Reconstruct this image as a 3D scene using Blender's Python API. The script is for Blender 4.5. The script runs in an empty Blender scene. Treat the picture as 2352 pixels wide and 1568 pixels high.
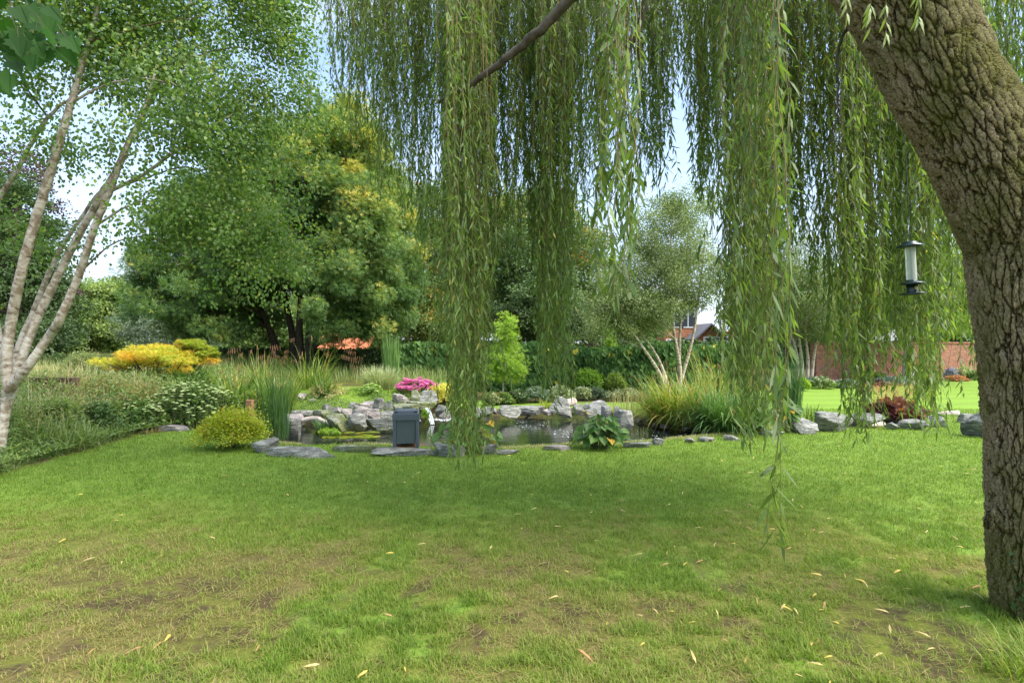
import bpy, math, numpy as np
from mathutils import Vector
R = math.radians
scene = bpy.context.scene
col = scene.collection
# ------------------------------------------------------------------ camera
F, CX, CY, H = 1307.0, 1176.0, 784.0, 1.6      # focal length and centre in units of a 2352 px wide picture
cam_d = bpy.data.cameras.new('camera'); cam = bpy.data.objects.new('camera', cam_d); col.objects.link(cam)
cam.location = (0, 0, H); cam.rotation_euler = (R(90), 0, 0)
cam_d.sensor_width = 36; cam_d.lens = 36*F/2352; cam_d.clip_start = .05; cam_d.clip_end = 3000
scene.camera = cam
scene.render.resolution_x, scene.render.resolution_y = 1024, 682
# ------------------------------------------------------------------ sky and sun
SUN_EL, SUN_AZ = 50, 112                          # azimuth clockwise from +Y (view direction)
w = bpy.data.worlds.new('World'); scene.world = w; w.use_nodes = True
nt = w.node_tree; nt.nodes.clear()
sky = nt.nodes.new('ShaderNodeTexSky'); sky.sky_type = 'NISHITA'; sky.sun_disc = False
sky.sun_elevation = R(SUN_EL); sky.sun_rotation = R(SUN_AZ); sky.air_density = 1.0; sky.dust_density = 1.2; sky.ozone_density = 1.5
tc = nt.nodes.new('ShaderNodeTexCoord'); mp = nt.nodes.new('ShaderNodeMapping'); mp.inputs['Scale'].default_value = (1.2, 1.2, 3.2)
nz = nt.nodes.new('ShaderNodeTexNoise'); nz.inputs['Scale'].default_value = 1.6; nz.inputs['Detail'].default_value = 7; nz.inputs['Roughness'].default_value = .55
cr = nt.nodes.new('ShaderNodeValToRGB'); cr.color_ramp.elements[0].position = .40; cr.color_ramp.elements[1].position = .66
sep = nt.nodes.new('ShaderNodeSeparateXYZ')
mr = nt.nodes.new('ShaderNodeMapRange'); mr.inputs['From Min'].default_value = .50; mr.inputs['From Max'].default_value = .12
mr.inputs['To Min'].default_value = 0; mr.inputs['To Max'].default_value = .85     # thin cloud thickens to the horizon
ad = nt.nodes.new('ShaderNodeMath'); ad.operation = 'MAXIMUM'
mx = nt.nodes.new('ShaderNodeMix'); mx.data_type = 'RGBA'; mx.inputs['B'].default_value = (2.5, 2.8, 3.3, 1)
bg = nt.nodes.new('ShaderNodeBackground'); bg.inputs['Strength'].default_value = .14
wo = nt.nodes.new('ShaderNodeOutputWorld')
L = nt.links.new
L(tc.outputs['Generated'], mp.inputs[0]); L(mp.outputs[0], nz.inputs['Vector']); L(nz.outputs[0], cr.inputs[0])
L(tc.outputs['Generated'], sep.inputs[0]); L(sep.outputs['Z'], mr.inputs[0])
L(cr.outputs[0], ad.inputs[0]); L(mr.outputs[0], ad.inputs[1])
zm = nt.nodes.new('ShaderNodeMapRange'); zm.inputs['From Min'].default_value = .5; zm.inputs['From Max'].default_value = .85; zm.inputs['To Min'].default_value = 1; zm.inputs['To Max'].default_value = 3.6
L(sep.outputs['Z'], zm.inputs[0]); vm = nt.nodes.new('ShaderNodeVectorMath'); vm.operation = 'SCALE'; vm.inputs[0].default_value = (2.2, 2.55, 3.1); L(zm.outputs[0], vm.inputs['Scale']); L(vm.outputs[0], mx.inputs['B'])
ms = nt.nodes.new('ShaderNodeMath'); ms.operation = 'MULTIPLY'; ms.inputs[1].default_value = .9
L(ad.outputs[0], ms.inputs[0]); L(ms.outputs[0], mx.inputs['Factor']); L(sky.outputs[0], mx.inputs['A']); L(mx.outputs['Result'], bg.inputs[0]); L(bg.outputs[0], wo.inputs[0])
sd = bpy.data.lights.new('sun', 'SUN'); sd.energy = 2.6; sd.angle = R(50); sd.color = (1, .95, .86)
sun = bpy.data.objects.new('sun', sd); col.objects.link(sun)
sdir = Vector((math.sin(R(SUN_AZ))*math.cos(R(SUN_EL)), math.cos(R(SUN_AZ))*math.cos(R(SUN_EL)), math.sin(R(SUN_EL))))
sun.rotation_euler = sdir.to_track_quat('Z', 'Y').to_euler(); sun.location = sdir*60
vs = scene.view_settings; vs.view_transform = 'Standard'; vs.look = 'None'; vs.gamma = 1; vs.exposure = 1.6
scene.cycles.max_bounces = 8; scene.cycles.diffuse_bounces = 4; scene.cycles.transmission_bounces = 5; scene.cycles.sample_clamp_indirect = 6

# ------------------------------------------------------------------ helpers
def ss(a, b, v):
    t = np.clip((np.asarray(v, float)-a)/(b-a), 0, 1); return t*t*(3-2*t)
def P(px, py, Y):
    return np.array([(px-CX)/F*Y, Y, H-(py-CY)/F*Y])
_tab = np.random.default_rng(5).random((256, 256))
def vn(x, y, s=1.0, seed=0):
    x = np.asarray(x)*s+seed*17.3+500; y = np.asarray(y)*s+seed*7.7+500
    i = np.floor(x).astype(int); j = np.floor(y).astype(int); u = x-i; v = y-j; u = u*u*(3-2*u); v = v*v*(3-2*v)
    g = lambda a, b: _tab[a % 256, b % 256]
    return (g(i, j)*(1-u)+g(i+1, j)*u)*(1-v)+(g(i, j+1)*(1-u)+g(i+1, j+1)*u)*v
def fbm(x, y, s=1.0, o=4, seed=0):
    t = 0; a = .5; n = 0
    for k in range(o): t = t+a*vn(x, y, s*2**k, seed+k); n += a; a *= .55
    return t/n
WZ = -0.12
def at_level(px, py, z):
    Y = (H-z)*F/(py-CY); return ((px-CX)/F*Y, Y)
pond_px = [(628,1026),(720,1034),(850,1031),(1000,1038),(1120,1042),(1240,1037),(1330,1030),(1440,1028),(1560,1018),(1650,1010),(1740,1004),
           (1830,995),(1910,993),(2010,991),(2120,983),(2090,975),(2000,982),(1900,984),(1850,980),(1800,985),(1740,990),(1650,994),(1560,990),(1490,979),
           (1440,962),(1340,951),(1250,951),(1180,953),(1100,955),(1040,957),(965,961),(905,975),(850,983),(800,985),(740,984),(690,975),(662,985),(645,1005)]
pond = np.array([at_level(a, b, WZ) for a, b in pond_px])
def polydist(x, y, poly):
    """signed distance to a polygon, negative inside"""
    x = np.asarray(x, float); y = np.asarray(y, float); d = np.full(x.shape, 1e9); ins = np.zeros(x.shape, bool)
    n = len(poly)
    for k in range(n):
        ax, ay = poly[k]; bx, by = poly[(k+1) % n]; ex, ey = bx-ax, by-ay
        t = np.clip(((x-ax)*ex+(y-ay)*ey)/(ex*ex+ey*ey), 0, 1)
        d = np.minimum(d, np.hypot(x-ax-t*ex, y-ay-t*ey))
        c = (ay > y) != (by > y)
        xi = ax+(y-ay)/(ey if abs(ey) > 1e-9 else 1e-9)*ex
        ins ^= c & (x < xi)
    return np.where(ins, -d, d)
bed_edge = np.array([(-5.75,5.6),(-6.05,6.6),(-6.2,8.2),(-6.3,9.6),(-5.95,10.4),(-5.3,11.0)])   # where the lawn ends on the left
def bank(x, y):
    xe = np.interp(y, bed_edge[:, 1], bed_edge[:, 0]); return xe-x                              # >0 inside the left bed
def height0(x, y):
    x = np.asarray(x, float); y = np.asarray(y, float)
    h = .46*ss(11.5, 13.6, y)*ss(-1.0, -2.0, x)*(1-.0*x)
    h = h+.18*ss(14, 20, y)*ss(-1, -4, x)
    h = h+.45*ss(0, 2.6, bank(x, y))*ss(5, 9, y)*(1-.35*ss(11, 13, y))
    h = h+.025*(fbm(x, y, .5, 2)-.5)*ss(0, 4, y)+.18*(fbm(x, y, .12, 2, 3)-.5)*ss(30, 60, y)
    return h
def height(x, y):
    d = polydist(x, y, pond); h = height0(x, y)
    return np.where(d < .0, WZ-.03-.45*ss(0, -.7, d), h+(WZ-.03-h)*(1-ss(0, .16, d)))
def G(px, py, y0=1.8):
    Y = np.concatenate([np.arange(y0, 30, .04), np.arange(30, 90, .5)]); x = (px-CX)/F*Y; z = H-(py-CY)/F*Y
    h = height0(x, Y); k = np.argmax(z <= h)
    if not (z <= h).any(): k = len(Y)-1
    return np.array([x[k], Y[k], h[k]])
def Gy(px, Y):
    x = (px-CX)/F*Y; return np.array([x, Y, float(height0(x, Y))])

class MB:
    """collects geometry for ONE mesh"""
    def __init__(s): s.v = []; s.l = []; s.t = []; s.m = []; s.k = []; s.b = []; s.n = 0
    def add(s, verts, faces, tint=0., mat=0, bark=None):
        verts = np.asarray(verts, float).reshape(-1, 3)
        for f in faces if isinstance(faces, list) and len(faces) and isinstance(faces[0], np.ndarray) and faces[0].ndim == 2 else [None]:
            if f is None: break
        if isinstance(faces, list) and faces and isinstance(faces[0], np.ndarray) and faces[0].ndim == 2: groups = faces
        else:
            groups = {}
            for q in faces: groups.setdefault(len(q), []).append(q)
            groups = [np.array(g) for g in groups.values()]
        tints = tint if isinstance(tint, (list, tuple)) else [tint]*len(groups)
        for g, tt in zip(groups, tints):
            s.l.append((g+s.n).ravel()); s.t.append(np.full(len(g), g.shape[1])); s.m.append(np.full(len(g), mat))
            s.k.append(np.broadcast_to(np.asarray(tt, float), (len(g),)))
        s.v.append(verts); s.b.append(np.zeros((len(verts), 3)) if bark is None else bark); s.n += len(verts)
    def build(s, name, mats, parent=None, origin=(0, 0, 0), smooth=False):
        me = bpy.data.meshes.new(name); v = np.concatenate(s.v)-np.asarray(origin, float); l = np.concatenate(s.l); t = np.concatenate(s.t)
        me.vertices.add(len(v)); me.vertices.foreach_set('co', v.ravel().astype(np.float32))
        me.loops.add(len(l)); me.loops.foreach_set('vertex_index', l.astype(np.int32))
        me.polygons.add(len(t)); me.polygons.foreach_set('loop_start', np.concatenate([[0], np.cumsum(t)[:-1]]).astype(np.int32)); me.polygons.foreach_set('loop_total', t.astype(np.int32))
        me.polygons.foreach_set('material_index', np.concatenate(s.m).astype(np.int32))
        me.polygons.foreach_set('use_smooth', np.full(len(t), bool(smooth)))
        a = me.attributes.new('tint', 'FLOAT', 'FACE'); a.data.foreach_set('value', np.concatenate(s.k).astype(np.float32))
        if any(x.any() for x in s.b):
            a = me.attributes.new('bark', 'FLOAT_VECTOR', 'POINT'); a.data.foreach_set('vector', np.concatenate(s.b).ravel().astype(np.float32))
        me.update(calc_edges=True)
        for m in (mats if isinstance(mats, (list, tuple)) else [mats]): me.materials.append(m)
        o = bpy.data.objects.new(name, me); col.objects.link(o)
        if parent: o.parent = parent
        else: o.location = origin
        return o
def tag(o, label=None, cat=None, group=None, kind=None):
    if label: o['label'] = label
    if cat: o['category'] = cat
    if group: o['group'] = group
    if kind: o['kind'] = kind
    return o
def thing(name, loc, label, cat, group=None):
    o = bpy.data.objects.new(name, None); o.empty_display_size = .1; o.location = tuple(loc); col.objects.link(o); return tag(o, label, cat, group)
def norm(a): return a/np.maximum(np.linalg.norm(a, axis=-1, keepdims=True), 1e-9)

SH = {  # leaf outlines: (along, across), faces
 'lance': ([(0,0),(.3,.5),(.3,-.5),(.68,.36),(.68,-.36),(1,0)], [[(0,2,1)],[(1,2,4,3)],[(3,4,5)]]),
 'oval':  ([(0,0),(.3,.5),(.3,-.5),(.7,.42),(.7,-.42),(1,0)], [[(0,2,1)],[(1,2,4,3)],[(3,4,5)]]),
 'diamond': ([(0,0),(.45,.5),(.45,-.5),(1,0)], [[(0,2,3,1)]]),
 'heart': ([(.12,0),(-.06,.28),(.12,.5),(.5,.44),(1,0),(.5,-.44),(.12,-.5),(-.06,-.28)], [[(0,4,3,2,1)],[(0,7,6,5,4)]]),
 'lobed': ([(0,0),(.5,.1),(1,0),(.5,-.1),(.38,.26),(.72,.5),(.2,.36),(.38,-.26),(.72,-.5),(.2,-.36)], [[(0,3,2,1)],[(0,4,5,6)],[(0,9,8,7)]]),
 'palm': ([(0,0),(.45,.09),(1,0),(.45,-.09),(.4,.2),(.85,.4),(.28,.3),(.4,-.2),(.85,-.4),(.28,-.3),(.2,.3),(.4,.62),(.08,.34),(.2,-.3),(.4,-.62),(.08,-.34)],
          [[(0,3,2,1)],[(0,4,5,6)],[(0,9,8,7)],[(0,10,11,12)],[(0,15,14,13)]]),
 'maple': ([(0,0),(-.12,.34),(.10,.30),(.16,.52),(.30,.46),(.44,.60),(.50,.34),(.62,.36),(.66,.2),(.80,.2),(1,0),(.80,-.2),(.66,-.2),(.62,-.36),(.50,-.34),(.44,-.60),(.30,-.46),(.16,-.52),(.10,-.30),(-.12,-.34)],
           [[tuple([0]+list(range(10,0,-1)))],[tuple([0]+list(range(19,9,-1)))]]),
}
def leaves(mb, pos, d, nrm, Ln, Wd, tint, shape='oval', fold=.25, bend=.2, mat=0):
    pos = np.asarray(pos); N = len(pos)
    if N == 0: return
    d = norm(d); s = norm(np.cross(nrm, d)); n = np.cross(d, s)
    Ln = np.broadcast_to(Ln, (N,))[:, None]; Wd = np.broadcast_to(Wd, (N,))[:, None]
    uv, fs = SH[shape]; k = len(uv); V = np.zeros((N, k, 3))
    for i, (u, v) in enumerate(uv):
        V[:, i] = pos+d*(u*Ln)+s*(v*Wd)+n*(abs(v)*fold*Wd-bend*u*u*Ln)
    base = (np.arange(N)*k)[:, None]; groups = []; tt = []
    for g in fs:
        for q in g: groups.append(base+np.array(q)[None, :]); tt.append(np.broadcast_to(tint, (N,)))
    mb.add(V.reshape(-1, 3), groups, tt, mat)
def blades(mb, root, az, th0, curl, Ln, Wd, tint, K=5, p=1.3, mat=0, taper=.8, twist=0.):
    """grass-like strips: start angle th0 from vertical, bending by curl over the length"""
    root = np.asarray(root, float); N = len(root); b = lambda a: np.broadcast_to(a, (N,))
    az, th0, curl, Ln, Wd = map(b, (az, th0, curl, Ln, Wd)); h = np.stack([np.cos(az), np.sin(az), 0*az], -1)
    side = np.stack([-np.sin(az+twist), np.cos(az+twist), 0*az], -1)
    p0 = root.copy(); V = np.zeros((N, 2*K+1, 3))
    for i in range(K+1):
        s = i/K
        if i:
            th = th0+curl*((i-.5)/K)**p
            p0 = p0+(h*np.sin(th)[:, None]+np.array([0, 0, 1])*np.cos(th)[:, None])*(Ln/K)[:, None]
        if i < K:
            wv = (Wd*(1-s**2*taper)*.5*(min(1, .5+s*2)))[:, None]; V[:, 2*i] = p0-side*wv; V[:, 2*i+1] = p0+side*wv
        else: V[:, 2*K] = p0
    base = (np.arange(N)*(2*K+1))[:, None]; gr = []
    for i in range(K-1): gr.append(base+np.array([[2*i, 2*i+1, 2*i+3, 2*i+2]]))
    gr.append(base+np.array([[2*K-2, 2*K-1, 2*K]]))
    mb.add(V.reshape(-1, 3), gr, [b(tint)]*len(gr), mat)
    return p0
def tube(mb, pts, rad, sides=8, tint=0., mat=0, cap=False, sub=1, wob=0, rng=None):
    pts = np.asarray(pts, float); rad = np.broadcast_to(np.asarray(rad, float), (len(pts),)).copy()
    if sub > 1:
        t = np.arange(len(pts)); T = np.linspace(0, len(pts)-1, (len(pts)-1)*sub+1)
        m = np.gradient(pts, axis=0); i = np.minimum(T.astype(int), len(pts)-2); u = (T-i)[:, None]
        a, c = pts[i], pts[i+1]; ma, mc = m[i], m[i+1]
        P2 = (2*u**3-3*u**2+1)*a+(u**3-2*u**2+u)*ma+(-2*u**3+3*u**2)*c+(u**3-u**2)*mc
        rad = np.interp(T, t, rad); pts = P2
    if wob and rng is not None: pts = pts+rng.normal(0, wob, pts.shape)*np.linspace(0, 1, len(pts))[:, None]
    n = len(pts); tan = norm(np.gradient(pts, axis=0)); up = np.array([0, 1., 0]) if abs(tan[0][1]) < .8 else np.array([1., 0, 0])
    A = norm(np.cross(tan, up)); B = np.cross(tan, A)
    th = np.arange(sides)/sides*2*np.pi; c, s_ = np.cos(th), np.sin(th)
    V = pts[:, None]+rad[:, None, None]*(A[:, None]*c[None, :, None]+B[:, None]*s_[None, :, None])
    ln = np.concatenate([[0], np.cumsum(np.linalg.norm(np.diff(pts, axis=0), axis=1))]); r0 = rad.mean()
    bk = np.stack([np.broadcast_to(c*r0, (n, sides)), np.broadcast_to(s_*r0, (n, sides)), np.broadcast_to(ln[:, None], (n, sides))], -1)
    i, j = np.meshgrid(np.arange(n-1), np.arange(sides), indexing='ij'); j2 = (j+1) % sides
    f = np.stack([i*sides+j, i*sides+j2, (i+1)*sides+j2, (i+1)*sides+j], -1).reshape(-1, 4); gr = [f]
    if cap: gr += [np.arange(sides)[None, ::-1], np.arange((n-1)*sides, n*sides)[None, :]]
    mb.add(V.reshape(-1, 3), gr, tint, mat, bk.reshape(-1, 3)); return pts
def boxm(mb, c, s, mat=0, tint=0., rot=0.):
    c = np.array(c, float); s = np.array(s, float)/2
    v = np.array([[x, y, z] for x in (-1, 1) for y in (-1, 1) for z in (-1, 1)])*s
    if rot: cr_, sr = math.cos(rot), math.sin(rot); v = np.stack([v[:, 0]*cr_-v[:, 1]*sr, v[:, 0]*sr+v[:, 1]*cr_, v[:, 2]], -1)
    mb.add(v+c, [(0, 1, 3, 2), (4, 6, 7, 5), (0, 4, 5, 1), (2, 3, 7, 6), (0, 2, 6, 4), (1, 5, 7, 3)], tint, mat)
def lathe(mb, prof, c, sides=32, mat=0, tint=0.):
    prof = np.array(prof, float); th = np.arange(sides)/sides*2*np.pi; n = len(prof)
    V = np.stack([prof[:, :1]*np.cos(th), prof[:, :1]*np.sin(th), np.broadcast_to(prof[:, 1:], (n, sides))], -1)+np.array(c)
    i, j = np.meshgrid(np.arange(n-1), np.arange(sides), indexing='ij'); j2 = (j+1) % sides
    mb.add(V.reshape(-1, 3), [np.stack([i*sides+j, i*sides+j2, (i+1)*sides+j2, (i+1)*sides+j], -1).reshape(-1, 4)], tint, mat)
def bevel(o, wd=.008, seg=2):
    m = o.modifiers.new('bevel', 'BEVEL'); m.width = wd; m.segments = seg; m.limit_method = 'ANGLE'; return o

# ------------------------------------------------------------------ materials
class N:
    def __init__(s, name):
        s.m = bpy.data.materials.new(name); s.m.use_nodes = True; s.t = s.m.node_tree; s.t.nodes.clear(); s.out = s.n('ShaderNodeOutputMaterial')
    def n(s, ty, **kw):
        o = s.t.nodes.new(ty)
        for k, v in kw.items():
            if hasattr(o, k) and not isinstance(v, tuple): setattr(o, k, v)
            else: o.inputs[k.replace('_', ' ')].default_value = v
        return o
    def l(s, a, b): s.t.links.new(a, b)
    def attr(s, name): return s.n('ShaderNodeAttribute', attribute_name=name)
    def noise(s, vec, scale, detail=4, rough=.55):
        o = s.n('ShaderNodeTexNoise'); o.inputs['Scale'].default_value = scale; o.inputs['Detail'].default_value = detail; o.inputs['Roughness'].default_value = rough
        if vec is not None: s.l(vec, o.inputs['Vector'])
        return o
    def ramp(s, fac, stops, interp='LINEAR'):
        o = s.n('ShaderNodeValToRGB'); e = o.color_ramp.elements; o.color_ramp.interpolation = interp
        while len(e) < len(stops): e.new(.5)
        for x, (p_, c) in zip(e, stops): x.position = p_; x.color = (*c, 1) if len(c) == 3 else c
        if fac is not None: s.l(fac, o.inputs[0])
        return o
    def mix(s, f, a, b, mode='MIX'):
        o = s.n('ShaderNodeMix'); o.data_type = 'RGBA'; o.blend_type = mode
        for k, v in (('Factor', f), ('A', a), ('B', b)):
            i = [q for q in o.inputs if q.name == k and q.enabled][0] if k == 'Factor' else [q for q in o.inputs if q.name == k and q.type == 'RGBA'][0]
            if hasattr(v, 'links'): s.l(v, i)
            else: i.default_value = v if isinstance(v, float) else (*v, 1)
        return [q for q in o.outputs if q.type == 'RGBA'][0]
    def mapv(s, vec, scale=(1, 1, 1), loc=(0, 0, 0)):
        o = s.n('ShaderNodeMapping'); o.inputs['Scale'].default_value = scale; o.inputs['Location'].default_value = loc; s.l(vec, o.inputs[0]); return o.outputs[0]
    def coord(s): return s.n('ShaderNodeTexCoord').outputs['Object']
    def pos(s): return s.n('ShaderNodeNewGeometry').outputs['Position']
    def pbr(s, colr, rough=.6, spec=.4, bump=None, bs=.5, bd=.01, metal=0.):
        b = s.n('ShaderNodeBsdfPrincipled'); b.inputs['Roughness'].default_value = rough; b.inputs['Specular IOR Level'].default_value = spec; b.inputs['Metallic'].default_value = metal
        if hasattr(colr, 'links'): s.l(colr, b.inputs['Base Color'])
        else: b.inputs['Base Color'].default_value = (*colr, 1)
        if bump is not None:
            q = s.n('ShaderNodeBump'); q.inputs['Strength'].default_value = bs; q.inputs['Distance'].default_value = bd; s.l(bump, q.inputs['Height']); s.l(q.outputs[0], b.inputs['Normal'])
        s.l(b.outputs[0], s.out.inputs[0]); s.b = b; return s.m
def leafmat(name, stops, transl=.4, rough=.45, spec=.4, warm=(1.25, 1.35, .7)):
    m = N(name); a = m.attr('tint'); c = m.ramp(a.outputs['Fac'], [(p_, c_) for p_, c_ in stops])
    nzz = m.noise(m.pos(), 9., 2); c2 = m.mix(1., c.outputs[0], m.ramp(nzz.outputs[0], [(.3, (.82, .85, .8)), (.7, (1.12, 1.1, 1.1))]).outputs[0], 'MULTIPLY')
    m.pbr(c2, rough, spec); t = m.n('ShaderNodeBsdfTranslucent'); m.l(m.mix(1., c2, warm, 'MULTIPLY'), t.inputs[0])
    x = m.n('ShaderNodeMixShader'); x.inputs[0].default_value = transl; m.l(m.b.outputs[0], x.inputs[1]); m.l(t.outputs[0], x.inputs[2]); m.l(x.outputs[0], m.out.inputs[0]); return m.m
def plain(name, c, rough=.6, spec=.4, var=.25, scale=20., metal=0.):
    m = N(name); nn = m.noise(m.coord(), scale, 4); k = m.ramp(nn.outputs[0], [(.3, tuple(x*(1-var) for x in c)), (.7, tuple(min(1, x*(1+var)) for x in c))])
    return m.pbr(k.outputs[0], rough, spec, nn.outputs[0], .2, .004, metal)
M = {}
M['willow'] = leafmat('willow_leaf', [(0, (.08, .13, .03)), (.5, (.155, .235, .055)), (.85, (.26, .35, .085)), (.97, (.30, .37, .09)), (1, (.50, .42, .10))], .5)
M['birch'] = leafmat('birch_leaf', [(0, (.08, .15, .03)), (.5, (.14, .24, .045)), (.9, (.25, .34, .08)), (1, (.42, .44, .09))], .5, .38, .5)
M['maple'] = leafmat('field_maple_leaf', [(0, (.06, .13, .035)), (.45, (.12, .21, .055)), (.68, (.20, .29, .07)), (.84, (.36, .40, .09)), (1, (.62, .50, .11))], .4, .45)
M['bigmaple'] = leafmat('broad_maple_leaf', [(0, (.018, .06, .008)), (1, (.035, .11, .012))], .5, .6, .2)
M['dark'] = leafmat('dark_leaf', [(0, (.045, .085, .025)), (1, (.11, .18, .05))], .3)
M['purple'] = leafmat('purple_leaf', [(0, (.05, .025, .035)), (1, (.12, .06, .07))], .3)
M['mid'] = leafmat('mid_green_leaf', [(0, (.08, .15, .035)), (.6, (.17, .25, .06)), (1, (.30, .37, .10))], .4)
M['midyel'] = leafmat('mixed_green_leaf', [(0, (.06, .12, .025)), (.7, (.14, .21, .045)), (.85, (.32, .30, .06)), (1, (.5, .26, .05))], .4)
M['pale'] = leafmat('pale_leaf', [(0, (.12, .165, .06)), (.6, (.24, .29, .11)), (1, (.40, .42, .18))], .4)
M['light'] = leafmat('light_leaf', [(0, (.12, .20, .035)), (1, (.30, .38, .08))], .5)
M['lime'] = leafmat('lime_leaf', [(0, (.16, .30, .03)), (1, (.40, .52, .08))], .5)
M['grey'] = leafmat('grey_green_leaf', [(0, (.10, .15, .09)), (1, (.26, .32, .20))], .3)
M['blue'] = leafmat('blue_grey_leaf', [(0, (.14, .20, .17)), (1, (.32, .40, .34))], .25)
M['vine'] = leafmat('vine_leaf', [(0, (.035, .10, .022)), (.85, (.12, .22, .05)), (.93, (.24, .34, .05)), (1, (.6, .48, .07))], .25, .55, .25)
M['orange'] = leafmat('orange_maple_leaf', [(0, (.40, .45, .05)), (.5, (.62, .54, .06)), (1, (.74, .44, .06))], .45)
M['yelgreen'] = leafmat('yellow_green_leaf', [(0, (.20, .28, .025)), (.8, (.36, .40, .035)), (1, (.55, .38, .05))], .4)
M['spirea'] = leafmat('spirea_leaf', [(0, (.20, .27, .02)), (.7, (.42, .46, .035)), (1, (.55, .36, .05))], .4)
M['yellow'] = leafmat('golden_leaf', [(0, (.40, .40, .05)), (1, (.78, .68, .16))], .4)
M['varieg'] = leafmat('variegated_blade', [(0, (.18, .24, .08)), (.5, (.40, .44, .22)), (1, (.62, .62, .42))], .3)
M['sedge'] = leafmat('sedge_blade', [(0, (.06, .13, .025)), (.5, (.13, .23, .035)), (.75, (.35, .36, .06)), (.9, (.48, .40, .10)), (1, (.40, .22, .06))], .35)
M['reed'] = leafmat('reed_blade', [(0, (.04, .10, .03)), (1, (.10, .20, .05))], .25)
M['rush'] = leafmat('rush_blade', [(0, (.08, .17, .04)), (1, (.20, .32, .09))], .25)
M['straw'] = leafmat('straw_blade', [(0, (.12, .20, .05)), (.4, (.26, .33, .10)), (.7, (.46, .42, .20)), (1, (.55, .42, .23))], .35)
M['lotus'] = leafmat('water_plant_leaf', [(0, (.05, .12, .03)), (.75, (.12, .23, .04)), (.9, (.36, .36, .04)), (1, (.55, .34, .04))], .35, .45, .35)
M['heuchera'] = leafmat('heuchera_leaf', [(0, (.07, .02, .025)), (.7, (.18, .06, .055)), (1, (.42, .14, .05))], .25)
M['spray'] = leafmat('rust_spray', [(0, (.42, .17, .08)), (1, (.60, .30, .14))], .3)
M['pink'] = leafmat('pink_petal', [(0, (.62, .08, .34)), (1, (.80, .26, .55))], .3)
M['white'] = leafmat('white_petal', [(0, (.62, .60, .52)), (1, (.85, .84, .78))], .2, warm=(1, 1, .95))
M['blush'] = leafmat('blush_petal', [(0, (.55, .42, .36)), (1, (.82, .74, .66))], .2, warm=(1, 1, .95))
M['cream'] = leafmat('cream_green_flower', [(0, (.28, .38, .13)), (1, (.50, .56, .24))], .2)
M['lavender'] = leafmat('lavender_flower', [(0, (.24, .24, .38)), (1, (.42, .42, .55))], .2)
M['catkin'] = plain('catkin_brown', (.30, .16, .08), .8)
M['stem'] = plain('green_brown_stem', (.10, .12, .04), .8)
M['twig'] = plain('olive_twig', (.13, .10, .035), .8)
M['bark'] = plain('grey_brown_bark', (.075, .06, .045), .9, .2, .4, 14)
M['palebark'] = plain('pale_bark', (.42, .36, .29), .85, .2, .3, 8)
M['dry'] = leafmat('fallen_leaf_yellow', [(0, (.62, .45, .10)), (.6, (.62, .48, .22)), (1, (.42, .18, .07))], .25)
# ------------------------------------------------------------------ ground
def cs(a0, a1, fine, b0, b1, g=1.12):
    m = np.arange(a0, a1+1e-6, fine); r = []; x = a1; s_ = fine
    while x < b1: s_ *= g; x += s_; r.append(x)
    l_ = []; x = a0; s_ = fine
    while x > b0: s_ *= g; x -= s_; l_.append(x)
    return np.concatenate([l_[::-1], m, r])
def dryness(x, y):
    near = ss(6.2, 3.4, y); left = ss(-.5, -3.6, x)*ss(6.5, 4.2, y)
    a = fbm(x, y, .9, 4, 2); b = fbm(x, y, 3.1, 3, 9)
    v = .17+.74*near*(a-.13)+.75*(b-.45)*(.3+near)+.16*left
    v = v+.25*ss(.1, 0, np.abs(np.hypot(x-1.7, (y-5.1)*1.3)-.35))*b
    return np.clip(v, 0, 1)
def soilmask(x, y):
    e = .25*(fbm(x, y, 2.5, 3, 5)-.5)
    s = ss(-.06, .18, bank(x, y)+e)*ss(4, 6, y)*(y < 26)
    yb = np.interp(x, [-3, 0, 3.3, 5.5, 8, 12, 16, 24], [17, 14.9, 15.0, 16, 18.6, 20.6, 22.8, 25])
    s = np.maximum(s, ss(-.05, .15, y-yb+e)*ss(-3.2, -1.5, x))
    s = np.maximum(s, ss(-.1, .3, y-14.3+e)*ss(-1.5, -3, x)*.9)
    d = polydist(x, y, pond); s = np.maximum(s, ss(.28, .1, d+e*.6))
    s = np.maximum(s, .9*ss(.6, .35, np.hypot(x-2.15, y-3.0)+e*1.5))
    s = np.maximum(s, .95*ss(.42, .60, fbm(x, y, 2.6, 4, 21))*ss(-.4, -2.0, x)*ss(4.8, 3.2, y)); s = np.maximum(s, .8*ss(.55, .70, fbm(x, y, 4.2, 4, 25))*ss(5.2, 3.4, y))
    return np.clip(s, 0, 1)
gx = cs(-8, 8, .07, -420, 420); gy = cs(2, 16, .07, -12, 600)
GX, GY = np.meshgrid(gx, gy); fx, fy = GX.ravel(), GY.ravel(); gz = height(fx, fy)
ni, nj = GX.shape; i, j = np.meshgrid(np.arange(ni-1), np.arange(nj-1), indexing='ij')
quads = np.stack([i*nj+j, i*nj+j+1, (i+1)*nj+j+1, (i+1)*nj+j], -1).reshape(-1, 4)
mb = MB(); mb.add(np.stack([fx, fy, gz], -1), [quads])
m = N('lawn_ground'); sl = m.attr('soil').outputs['Fac']; dr = m.attr('dryness').outputs['Fac']; st = m.attr('mown').outputs['Fac']
n1 = m.noise(m.coord(), 26., 6, .7); n2 = m.noise(m.coord(), 5., 4); n3 = m.noise(m.mapv(m.coord(), (90, 40, 60)), 1., 3)
dd = m.n('ShaderNodeMath', operation='MULTIPLY_ADD'); m.l(n1.outputs[0], dd.inputs[0]); dd.inputs[1].default_value = .35; m.l(dr, dd.inputs[2])
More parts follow.
